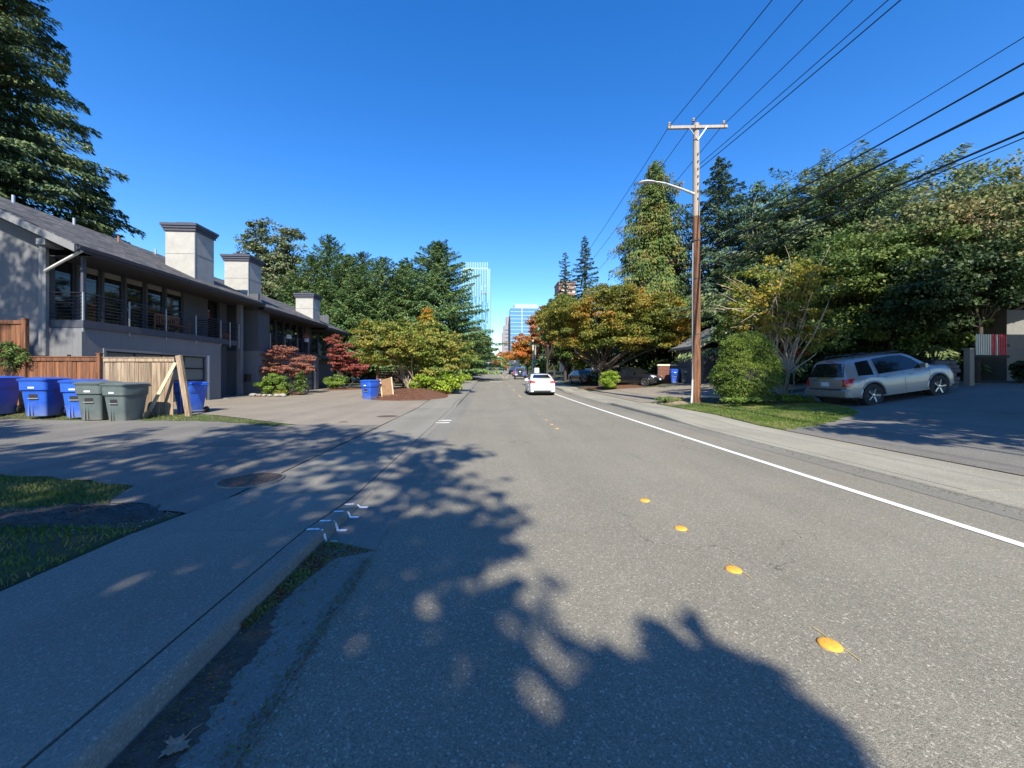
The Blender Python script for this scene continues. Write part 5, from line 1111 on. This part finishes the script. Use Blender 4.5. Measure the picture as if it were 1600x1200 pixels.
broadleaf('dark green lower bush at the road side end of the slat fence', -3.2, 27, [(0, 0, 1.1, 1.2, 2.2, 1.0)], LM['green'], None, 90, 110, .35, .13, .04, .3, 'shrub', 14, cat='shrub', stems=3)
broadleaf('red japanese maple in front of the second garage', -14.0, 27.4, [(0, 0, 2.5, 1.9, 1.5, .9), (-.8, -.3, 1.7, 1.5, 1.2, .6), (1.0, 0, 1.8, 1.1, 1.1, .7)], LM['redmaple'], None, 130, 150, .28, .10, .06, .3, 'japanese_maple', 15, flat=.35, limbs=26, stems=2)
broadleaf('crimson japanese maple near the far end of the townhouse', -12.5, 34.5, [(0, 0, 3.0, 1.6, 1.5, 1.1), (.6, 0, 1.9, 1.6, 1.3, .8), (-.8, 0, 4.2, .7, .7, 1.2)], LM['redmaple2'], None, 130, 140, .30, .12, .06, .3, 'japanese_maple', 16, flat=.35, limbs=26, stems=2)
broadleaf('round green shrub under the nearer red maple', -13.6, 25.3, [(0, 0, .8, .95, .85, .65)], LM['shrub'], None, 70, 130, .2, .075, .03, .3, 'shrub', 17, cat='shrub', stems=3)
broadleaf('round green shrub under the crimson maple', -12.7, 33.0, [(0, 0, .75, 1.0, .8, .55)], LM['shrub'], None, 60, 110, .2, .09, .03, .3, 'shrub', 18, cat='shrub', stems=3)
broadleaf('leafy rose like plant right of the round shrub by the second garage', -12.2, 25.6, [(0, 0, .9, .35, .35, .7)], LM['green'], None, 30, 60, .2, .10, .02, .3, 'plant', 19, cat='plant', stems=2)
broadleaf('pale ornamental grass clump among the stones by the maple', -12.9, 24.7, [(0, 0, .25, .35, .3, .2)], LM['yellowthin'], None, 20, 70, .14, .10, .02, .3, 'plant', 20, cat='plant')
rg = np.random.default_rng(5)
for k in range(6):
    x = -14.6 + k * .42; lb_ = ORD[k]; y = 24.7 - k * .12 + rg.uniform(-.1, .1); r = rg.uniform(.12, .22)
    mb = MB(); mb.lathe([(0, -.05), (r, .0), (r * 1.05, .08), (r * .7, r * .7), (0, r * .8)], n=9); mb.v = [(a + rg.normal(0, .02), b + rg.normal(0, .02), c) for a, b, c in mb.v]
    o = mb.build('garden_stone', M['rock']); o.location = (x, y, hz(x, y) + .05); tag(o, lb_ + ' pale stone from the left edging the mulch bed under the nearer maple', 'stone', 'stones edging the maple bed')
broadleaf('ivy like climber over the tall fence behind the leftmost bin', -15.6, 13.5, [(0, 0, 1.9, .5, .2, .5)], LM['green'], None, 26, 60, .16, .07, .02, .3, 'climbing_plant', 21, cat='plant')
broadleaf('low hedge with yellow flowers on the far left verge', -3.9, 44, [(0, 0, .7, 1.7, 3, .6)], LM['bright'], None, 70, 110, .35, .15, .03, .3, 'hedge', 22, cat='hedge')
for k, (x, y, lb, lm_, h_, r) in enumerate(((-7.5, 80, 'green tree on the left of the far street', 'green', 9.5, 4.2), (-6.5, 95, 'yellowish green tree on the left of the far street', 'mapleg', 10, 4), (-2.5, 118, 'brownish tree where the street ends', 'mapleg', 12.5, 4.5), (-8, 125, 'large green tree at the left end of the street', 'green', 14, 6), (2.5, 175, 'small red tree at the end of the median', 'pinkred', 7, 3.5), (7.5, 165, 'orange tree at the end of the street behind the truck', 'orange', 9, 4.5), (-6, 190, 'distant green tree closing the street on the left', 'green', 13, 7), (12, 200, 'distant orange tree closing the street on the right', 'orange', 10, 7), (-14, 72, 'green tree behind the broad fir', 'fargreen', 13, 6), (-3.8, 72, 'leafy green tree overhanging the left verge beyond the broad fir', 'green', 7, 3.0))):
    broadleaf(lb, x, y, [(0, 0, h_ * .62, r, r, h_ * .36), (0, 0, h_ * .38, r * .9, r * .9, h_ * .28)], LM[lm_], None, 80, 110, r * .22, .38, .22, .3, 'street_tree', 60 + k, limbs=10)
# --- right side
conifer('tall western cedar with drooping sprays behind the orange maple', 18.1, 41, 23.6, 6.4, LM['cedar'], 360, 6.0, .35, .12, .17, .58, .42, .14, 1.0, 71, 'cedar_tree', fan=.7, irr=.28)
conifer('tall dark fir right behind the utility pole', 23.2, 37.5, 22.2, 6.8, LM['firblue'], 230, 6.0, .22, .25, .05, .72, .46, .16, .4, 72, 'fir_tree', fan=.5, irr=.3)
conifer('small pointed spruce rising above the orange maples, right one', 17.2, 68, 24.8, 4.6, LM['firblue'], 170, 4, .2, .2, .1, .62, .55, .2, .3, 73, 'spruce_tree', irr=.3)
conifer('small pointed spruce rising above the orange maples, left one', 16.0, 80, 25.6, 4.4, LM['firblue'], 160, 4, .2, .2, .1, .62, .55, .2, .3, 74, 'spruce_tree', irr=.3)
broadleaf('big spreading maple with green and orange leaves beyond the utility pole', 10.3, 34.2, [(.6, 0, 6.4, 5.8, 4.2, 2.6), (-3.2, .5, 5.6, 2.8, 3, 2.2), (4.6, -.8, 5.9, 3.2, 3, 2.3), (1.0, -1.5, 4.3, 6.0, 2.6, 1.2), (1, 0, 8.0, 3.4, 3, 1.2), (6.0, -1.2, 5.7, 2.6, 2.4, 2.0)], LM['maple'], None, 640, 150, .58, .17, .22, .25, 'maple_tree', 81, stems=3, limbs=54, flat=.45)
broadleaf('orange and green maple left of the big one, nearer the far intersection', 9.6, 48, [(0, 0, 7.4, 3.4, 4.0, 3.6), (1.2, 0, 4.5, 3, 3, 2.6)], LM['mapleg'], None, 230, 130, .7, .26, .22, .3, 'maple_tree', 82, flat=.5, limbs=26)
broadleaf('reddish tree leaning toward the far office building', 9.6, 64, [(0, 0, 8.3, 3.2, 3.2, 3.8), (-1, 0, 10.6, 1.8, 2, 1.8)], LM['pinkred'], None, 120, 120, .7, .3, .2, .3, 'maple_tree', 83, flat=.5)
broadleaf('orange leaved tree low behind the distant poles', 8.6, 86, [(0, 0, 6, 3.5, 3, 3.5), (-2, 0, 5, 2, 2, 2)], LM['orange'], None, 110, 110, .8, .35, .2, .3, 'street_tree', 84)
broadleaf('tall dark green tree behind the distant poles', 13, 76, [(0, 0, 8, 5, 4, 6)], LM['green'], None, 130, 130, 1.0, .36, .2, .3, 'street_tree', 85)
broadleaf('tall green hedge behind the brown pole by the far driveway', 13.2, 58.5, [(0, 0, 2.6, 2.6, 1.6, 2.6)], LM['green'], None, 120, 120, .5, .22, .06, .3, 'hedge', 86, cat='hedge')
broadleaf('bright green clipped hedge at the foot of the big maple', 9.6, 30.2, [(0, 0, .85, .75, .7, .75), (.2, 0, 1.2, .5, .5, .4)], LM['bright'], None, 110, 130, .2, .07, .03, .3, 'hedge', 87, cat='hedge')
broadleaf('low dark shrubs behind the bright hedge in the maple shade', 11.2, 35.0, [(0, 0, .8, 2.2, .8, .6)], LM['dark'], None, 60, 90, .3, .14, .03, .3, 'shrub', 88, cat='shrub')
# topiary: stacked round cushions of flat sprays
def topiary(x, y):
    rng = np.random.default_rng(9); z0 = hz(x, y); t = thing('topiary_bush', 'large rounded clipped topiary bush right of the utility pole', 'bush', (x, y, z0 - .05))
    bl = np.array([(0, 0, 1.25, 1.16, 1.1, .88), (.10, 0, 2.28, .84, .85, .78), (-.1, 0, .85, .85, .85, .62), (.35, -.1, 1.65, .82, .8, .62)]); PP = []; NN = []
    for b in bl:
        d = unit(rng.normal(0, 1, (260, 3))); r = rng.uniform(.90, 1.03, 260); PP.append(b[:3] + d * b[3:] * r[:, None]); NN.append(unit(d / b[3:]))
    C = np.concatenate(PP); N_ = np.concatenate(NN)
    keep = np.ones(len(C), bool)
    for b in bl: keep &= (((C - b[:3]) / b[3:]) ** 2).sum(1) > .72
    keep &= C[:, 2] > .35; C = C[keep]; N_ = N_[keep]; n = len(C); per = 210; ci = np.repeat(np.arange(n), per); m_ = n * per
    q = rng.normal(0, 1, (m_, 3)) * np.array([.125, .125, .028]); P = C[ci] + q - np.array([0, 0, 1]) * (q[:, :2] ** 2).sum(1)[:, None] * 2.2
    T = unit(N_[ci] + rng.normal(0, .5, (m_, 3)) + np.array([0, 0, -.1])); Nn = unit(np.array([0, 0, .9]) + N_[ci] * .4 + rng.normal(0, .4, (m_, 3)))
    s = rng.uniform(.03, .06, m_); V, F = quads(P, T, Nn, s, s * .6); mesh_np('crown', V, F, LM['topiary'], t)
    mb = MB()
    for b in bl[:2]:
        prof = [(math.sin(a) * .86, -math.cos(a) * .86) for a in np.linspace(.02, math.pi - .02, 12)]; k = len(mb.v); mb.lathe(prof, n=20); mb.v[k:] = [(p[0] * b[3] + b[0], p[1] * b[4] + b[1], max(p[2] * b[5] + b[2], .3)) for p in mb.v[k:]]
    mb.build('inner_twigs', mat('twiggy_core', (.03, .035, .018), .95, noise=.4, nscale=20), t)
    mb = MB(); 
    for k in range(6): limb(mb, (rng.normal(0, .1), rng.normal(0, .1), 0), (rng.normal(0, .5), rng.normal(0, .4), .8), .06, .03, rng)
    mb.build('trunk', M['bark'], t)
topiary(10.75, 15.6)
broadleaf('thin half bare tree with yellowing leaves left of the silver car', 13.9, 17.4, [(0, 0, 4.6, 2.6, 1.8, 2.0), (-1.6, 0, 3.8, 1.4, 1.4, 1.4), (1.2, 0, 3.0, 1.2, 1.2, 1.0)], LM['yellowthin'], M['twig'], 150, 75, .34, .13, .085, .28, 'half_bare_tree', 91, stems=3, limbs=42, flat=.6, twigs=70)
broadleaf('low branch of dry rust coloured leaves beside the silver car', 14.6, 17.8, [(0, 0, 2.0, 1.1, .3, .16)], leafmat('rust_leaves', [(.2, .06, .03), (.34, .10, .05)], 1, .3), M['twig'], 22, 60, .2, .10, .03, .5, 'shrub', 92, cat='shrub')
conifer('big deodar cedar with layered drooping branches at right', 26.6, 27.5, 15.4, 10.5, LM['deodar'], 460, 6.2, .14, .26, .06, .50, .50, .12, .35, 93, 'deodar_cedar', fan=.38, irr=.3)
broadleaf('hazy blue green tree left behind the deodar cedar', 26.5, 36, [(0, 0, 14.5, 4.0, 3, 4.0)], leafmat('hazy_leaves', [(.06, .11, .07), (.10, .16, .10)], .5, .3), M['palebark'], 120, 110, .7, .26, .2, .5, 'birch_tree', 94)
conifer('dark fir between the utility pole and the deodar cedar', 22.0, 27.5, 13.2, 5.2, LM['fir'], 170, 5.5, .22, .2, .03, .8, .5, .17, .4, 95, 'fir_tree')
broadleaf('tall green broadleaf tree with pinkish top at the right edge', 25.2, 18.2, [(0, 0, 7.8, 5.0, 4, 3.2), (2.6, 0, 8.9, 2.6, 3, 2.2), (-3.0, -.4, 7.3, 2.4, 2.4, 2.0), (0, -1, 5.4, 4.6, 3, 1.6)], LM['grey'], M['palebark'], 420, 110, .62, .17, .20, .35, 'broadleaf_tree', 96, flat=.5, limbs=40)
broadleaf('dark spreading tree whose low branches hang over the silver car', 21.0, 19.0, [(0, 0, 5.6, 4.8, 3.2, 2.6), (-2.4, 0, 6.2, 2.8, 2.4, 2.0), (1.0, -.8, 3.2, 3.6, 2.2, 1.5), (-2.6, .2, 2.6, 2.2, 1.6, 1.2)], LM['green'], None, 430, 110, .6, .16, .16, .5, 'broadleaf_tree', 97, flat=.45, limbs=12)
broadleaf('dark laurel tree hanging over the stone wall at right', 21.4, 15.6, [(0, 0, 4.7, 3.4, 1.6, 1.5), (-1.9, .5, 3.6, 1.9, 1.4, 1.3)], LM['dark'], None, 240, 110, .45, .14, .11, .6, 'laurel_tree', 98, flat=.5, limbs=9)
for k, (x, y, rx, ry, h_, lb) in enumerate(((17.0, 21.5, 2.4, 1.5, 1.9, 'behind the topiary and the thin tree'), (20.5, 21.2, 3.0, 1.6, 2.1, 'behind the silver car'), (25.0, 19.8, 3.0, 1.8, 2.2, 'at the back of the right driveway'), (23.2, 14.2, 1.6, .9, 1.0, 'at the foot of the slatted screen'), (29, 17.0, 3, 3, 2.4, 'at the far right edge'))):
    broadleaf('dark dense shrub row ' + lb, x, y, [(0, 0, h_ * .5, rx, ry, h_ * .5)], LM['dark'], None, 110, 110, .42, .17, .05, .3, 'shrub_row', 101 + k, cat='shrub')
broadleaf('ivy and weeds at the foot of the topiary bush', 11.9, 14.6, [(0, 0, .22, 1.1, .5, .18), (-1.9, -.3, .16, 1.2, .4, .12)], LM['shrub'], None, 70, 80, .16, .07, .01, .3, 'ground_ivy', 111, cat='plant', flat=.5)
broadleaf('scrubby weeds and debris left of the utility pole base', 8.3, 17.4, [(0, 0, .15, .7, .7, .12)], LM['dgrass'], None, 34, 50, .14, .07, .01, .3, 'weed_patch', 112, cat='plant', flat=.5)
# backdrop trees closing gaps on both sides
for k, (x, y, h_, r, lb) in enumerate(((30, 44, 15, 7, 'behind the dark fir on the right'), (40, 30, 13, 8, 'behind the tall broadleaf tree on the right'), (20, 48, 12, 5, 'behind the western cedar'), (22, 90, 15, 8, 'beyond the far driveway on the right'), (-45, 48, 11, 7, 'far behind the townhouse at left'), (-22, 72, 14, 8, 'behind the row of dense conifers'), (36, 20, 11, 6, 'behind the white house'))):
    broadleaf('dark green background tree ' + lb, x, y, [(0, 0, h_ * .6, r, r * .8, h_ * .38), (0, 0, h_ * .3, r * .9, r * .8, h_ * .28)], LM['green'], None, 120, 110, r * .16, .34, .25, .3, 'background_tree', 121 + k, limbs=10)
for k, (x, y, rx, h_, lb) in enumerate(((14, 104, 9, 5.5, 'closing the street beyond the box truck'), (30, 66, 13, 6, 'beyond the far side street on the right'), (-22, 105, 13, 6, 'far along the left side of the street'), (24, 42, 8, 3.6, 'behind the black car and the brick wall'), (45, 58, 14, 7, 'far behind the deodar cedar'))):
    broadleaf('long dark hedge ' + lb, x, y, [(0, 0, h_ * .5, rx, 2.2, h_ * .5)], LM['green'], None, 150, 110, 1.0, .34, .06, .3, 'hedge', 141 + k, cat='hedge', limbs=6)
# --- trees behind the camera, which throw the shade over the pavement and driveways
sh = LM['green']
broadleaf('big leafy tree behind the camera shading the left pavement', -4.55, -9.6, [(.51, -.07, 10.85, 5.52, 5.48, 5.64), (2.33, 1.7, 7.5, 2.72, 2.81, 1.68), (5.58, 1.35, 7.47, .52, .37, .69), (6.15, 2.3, 7.43, .67, .34, .25), (4.55, 2.43, 8.73, 1.02, .56, .52), (4.51, 1.34, 7.89, 1.22, 1.15, .67), (1.36, 2.54, 6.04, 3.2, 2.66, 1.25)], sh, None, 900, 40, .5, .245, .35, .4, 'street_tree', 434, limbs=40, shell=.5, vexp=.55)
broadleaf('second leafy tree behind the camera at left', -13.5, -9.5, [(0, 0, 11.3, 5.6, 5.0, 5.2)], sh, None, 235, 110, .9, .32, .35, .4, 'street_tree', 132, limbs=20, shell=.5)
broadleaf('third leafy tree behind the camera at left', -22, -8.5, [(0, 0, 11.0, 5.4, 5.2, 5.0)], sh, None, 220, 100, .9, .34, .35, .4, 'street_tree', 133, limbs=20, shell=.5)
broadleaf('leafy tree right of the camera shading the driveway', 16.0, 1.6, [(0, 0, 8.8, 5.4, 4.2, 3.6), (-2.6, 1.0, 6.6, 2.6, 2.0, 1.2), (.5, -.6, 13.5, 4.8, 4.2, 3.4), (-4.2, -2.4, 6.8, 3.0, 2.0, 1.0), (-1, -2.6, 7.4, 4, 2, 1.5)], sh, None, 800, 110, .6, .22, .3, .4, 'street_tree', 134, limbs=20)
broadleaf('second leafy tree right of the camera', 23.5, 1.5, [(0, 0, 8.8, 4.6, 4.4, 3.8)], sh, None, 260, 110, .7, .26, .3, .4, 'street_tree', 135, limbs=20)
broadleaf('tall sparse tree left of the camera dappling the gable wall', -17.8, .6, [(0, 0, 15.9, 3.6, 2.6, 2.6)], sh, None, 75, 110, .6, .2, .3, .6, 'street_tree', 136, limbs=14)
broadleaf('olive understorey tree filling behind the topiary bush', 17.4, 24.0, [(0, 0, 3.6, 2.6, 1.8, 2.4)], LM['green'], None, 130, 120, .5, .15, .08, .3, 'understorey_tree', 151, limbs=8)
# --- grass and litter
def blades(name, pts, h0, m, seed=0, wmul=1):
    rng = np.random.default_rng(seed); P = np.array(pts); n = len(P); h_ = h0 * rng.uniform(.4, 1.2, n); a = rng.uniform(0, 2 * math.pi, n); w_ = rng.uniform(.003, .006, n) * wmul
    B = np.stack([np.cos(a), np.sin(a), np.zeros(n)], 1); ln = rng.normal(0, .45, (n, 2)); tip = P + np.stack([ln[:, 0] * h_, ln[:, 1] * h_, h_], 1); mid = P + np.stack([ln[:, 0] * h_ * .35, ln[:, 1] * h_ * .35, h_ * .55], 1)
    V = np.stack([P - B * w_[:, None], P + B * w_[:, None], mid + B * w_[:, None] * .7, tip, mid - B * w_[:, None] * .7], 1).reshape(-1, 3); k = np.arange(n)[:, None] * 5
    F = np.concatenate([k, k + 1, k + 2, k + 4], 1); F2 = np.concatenate([k + 4, k + 2, k + 3, k + 3], 1)
    me = bpy.data.meshes.new(name); faces = [tuple(r) for r in F] + [tuple(r[:3]) for r in F2]; me.from_pydata(V.tolist(), [], faces); me.materials.append(m)
    o = bpy.data.objects.new(name, me); COL.objects.link(o); o['kind'] = 'stuff'; return o
def scatter(n, fx, test, seed, zoff=0, clump=None):
    rng = np.random.default_rng(seed); x0, x1, y0_, y1_ = fx; X = rng.uniform(x0, x1, n * 3); Y = rng.uniform(y0_, y1_, n * 3)
    k = np.array([test(a, b) for a, b in zip(X, Y)]); X = X[k][:n]; Y = Y[k][:n]
    if clump: 
        nz = np.sin(X * clump + 1.3 * np.sin(Y * clump * .8)) + np.sin(Y * clump * 1.4 + 2 * np.sin(X * clump * .6)); kk = nz > rng.uniform(-2.6, .5, len(X)); X = X[kk]; Y = Y[kk]
    return np.stack([X, Y, H(X, Y) + zoff], 1)
gl = lambda x, y: x < -3.12 and y < lo(x) - .02 and not (x > -6 and abs(y - 4.2) < .10 + .16 * (x + 6))
blades('grass', scatter(70000, (-10, -3.1, 1.1, 6), gl, 1, 0, 2.1), .045, LM['dgrass'], 1, 1.3)
gv = lambda x, y: hi(x) + .05 < y < (lo2(x) - .05 if x > -15 else 14)
blades('grass', scatter(9000, (-20, -5.6, 10.8, 13.9), gv, 2, 0, 1.7), .04, LM['dgrass'], 2, 1.5)
def gr(x, y): return y > pad_top(x) - .03 and y < 15.2 + .3 * math.sin(x * 2) and x > 7.75 and x < 13.2 
blades('lawn_grass', scatter(52000, (7.7, 13.2, 9.6, 15.6), gr, 3), .05, LM['grass'], 3, 1.5)
blades('verge_grass', scatter(9000, (7.75, 9.4, 11.5, 18.3), lambda x, y: True, 4, 0, 1.4), .07, LM['dgrass'], 4, 1.6)
blades('verge_grass', scatter(5000, (-20, -10.5, 13.0, 13.7), lambda x, y: True, 5, 0, 1.9), .09, LM['dgrass'], 5, 1.5)
rng = np.random.default_rng(41); n = 9000; x = rng.uniform(-7.6, -2.4, n); y = rng.uniform(19.6, 30, n); k = ((x + 4.9) / 2.5) ** 2 + ((y - 25) / 5.2) ** 2 < 1.02; x, y = x[k], y[k]; q = ((x + 4.9) / 2.5) ** 2 + ((y - 25) / 5.2) ** 2
P = np.stack([x, y, H(x, y) + .38 * (1 - q) + .045], 1); n = len(x); s = rng.uniform(.03, .09, n); V, F = quads(P, rng.normal(0, 1, (n, 3)) * np.array([1, 1, .4]), rng.normal(0, .5, (n, 3)) + np.array([0, 0, 1]), s, s * .4)
o = mesh_np('bark_chips', V, F, leafmat('chips', [(.07, .03, .018), (.15, .06, .03), (.26, .13, .07)], 3, 0, .7, gain=1)); o['kind'] = 'stuff'
# weeds and leaf litter heaped where the kerb steps
rng = np.random.default_rng(17); n = 5200; yy = rng.uniform(2.35, 3.5, n); wdt = np.interp(yy, [2.35, 2.9, 3.2, 3.32, 3.5], [.03, .13, .20, .50, .10]); xx = -1.45 + rng.uniform(0, 1, n) ** 1.2 * wdt
zz = .008 + np.maximum(0, .035 * (1 - (xx + 1.45) / np.maximum(wdt, .02))) * rng.uniform(0, 1, n)
P = np.stack([xx, yy, zz], 1); T = rng.normal(0, 1, (n, 3)) * np.array([1, 1, .35]); Nn = rng.normal(0, .5, (n, 3)) + np.array([0, 0, 1]); s = rng.uniform(.010, .026, n)
V, F = quads(P, T, Nn, s, s * .6); V[:, 2] = np.maximum(V[:, 2], .0065)
o = mesh_np('leaf_litter', V, F, leafmat('litter', [(.10, .05, .03), (.16, .09, .04), (.06, .09, .02), (.10, .14, .03)], 5, .1, .6)); o['kind'] = 'stuff'
n = 5200; yy = np.where(rng.uniform(0, 1, n) < .6, rng.uniform(.5, 3.2, n), rng.uniform(.9, 24, n)); xx = np.where(rng.uniform(0, 1, n) < .5, -1.44 + np.abs(rng.normal(0, .17, n)), -.98 + rng.normal(0, .035, n)); k = (yy < 3.2) | (yy > 13); xx, yy = xx[k], yy[k]; n = len(xx)
P = np.stack([xx, yy, .009 + rng.uniform(0, .006, n)], 1); s = rng.uniform(.006, .02, n); V, F = quads(P, rng.normal(0, 1, (n, 3)) * np.array([1, 1, .2]), rng.normal(0, .3, (n, 3)) + np.array([0, 0, 1]), s, s * .6); V[:, 2] = np.maximum(V[:, 2], .0065)
o = mesh_np('gutter_debris', V, F, bpy.data.materials['litter']); o['kind'] = 'stuff'
# loose debris along the right kerb, fallen leaves
n = 1800; yy = rng.uniform(3, 30, n); xx = 5.84 - np.abs(rng.normal(0, .12, n)); P = np.stack([xx, yy, np.array(rise(yy)) + .012], 1); s = rng.uniform(.012, .035, n); V, F = quads(P, rng.normal(0, 1, (n, 3)) * np.array([1, 1, .2]), rng.normal(0, .3, (n, 3)) + np.array([0, 0, 1]), s, s * .6); V[:, 2] = np.maximum(V[:, 2], .008)
o = mesh_np('gutter_debris', V, F, bpy.data.materials['litter']); o['kind'] = 'stuff'
for k, (x, y, r) in enumerate(((-5.75, 3.35, .22), (-5.0, 3.9, .16))):
    mb = MB(); mb.lathe([(0, -.05), (r, .0), (r * .95, .03), (r * .6, .06), (0, .07)], n=12); mb.v = [(a * 1.3 + rg.normal(0, .01), b * .8 + rg.normal(0, .01), c) for a, b, c in mb.v]
    o = mb.build('rock', M['rock'], None, True); o.location = (x, y, hz(x, y)); tag(o, ['larger flat grey rock in the shaded grass at the left edge', 'smaller flat rock in the shaded grass by the gravel'][k], 'rock')
rng = np.random.default_rng(23); n = 1500; x = rng.uniform(-6.2, -3.2, n); y = 4.2 + rng.normal(0, .30, n); s = rng.uniform(.005, .013, n); mb = MB()
for a, b, c in zip(x, y, s):
    z = hz(a, b); mb.add([(a - c, b, z), (a, b - c * .8, z), (a + c, b, z), (a, b + c * .8, z), (a, b, z + c * .7)], [(0, 1, 4), (1, 2, 4), (2, 3, 4), (3, 0, 4)])
o = mb.build('loose_gravel', M['rock']); o['kind'] = 'stuff'
bpy.data.objects.remove(bpy.data.objects.get('nothing')) if bpy.data.objects.get('nothing') else None

print('TRIS', sum(sum(len(p.vertices)-2 for p in o.data.polygons) for o in bpy.data.objects if o.type=='MESH'))
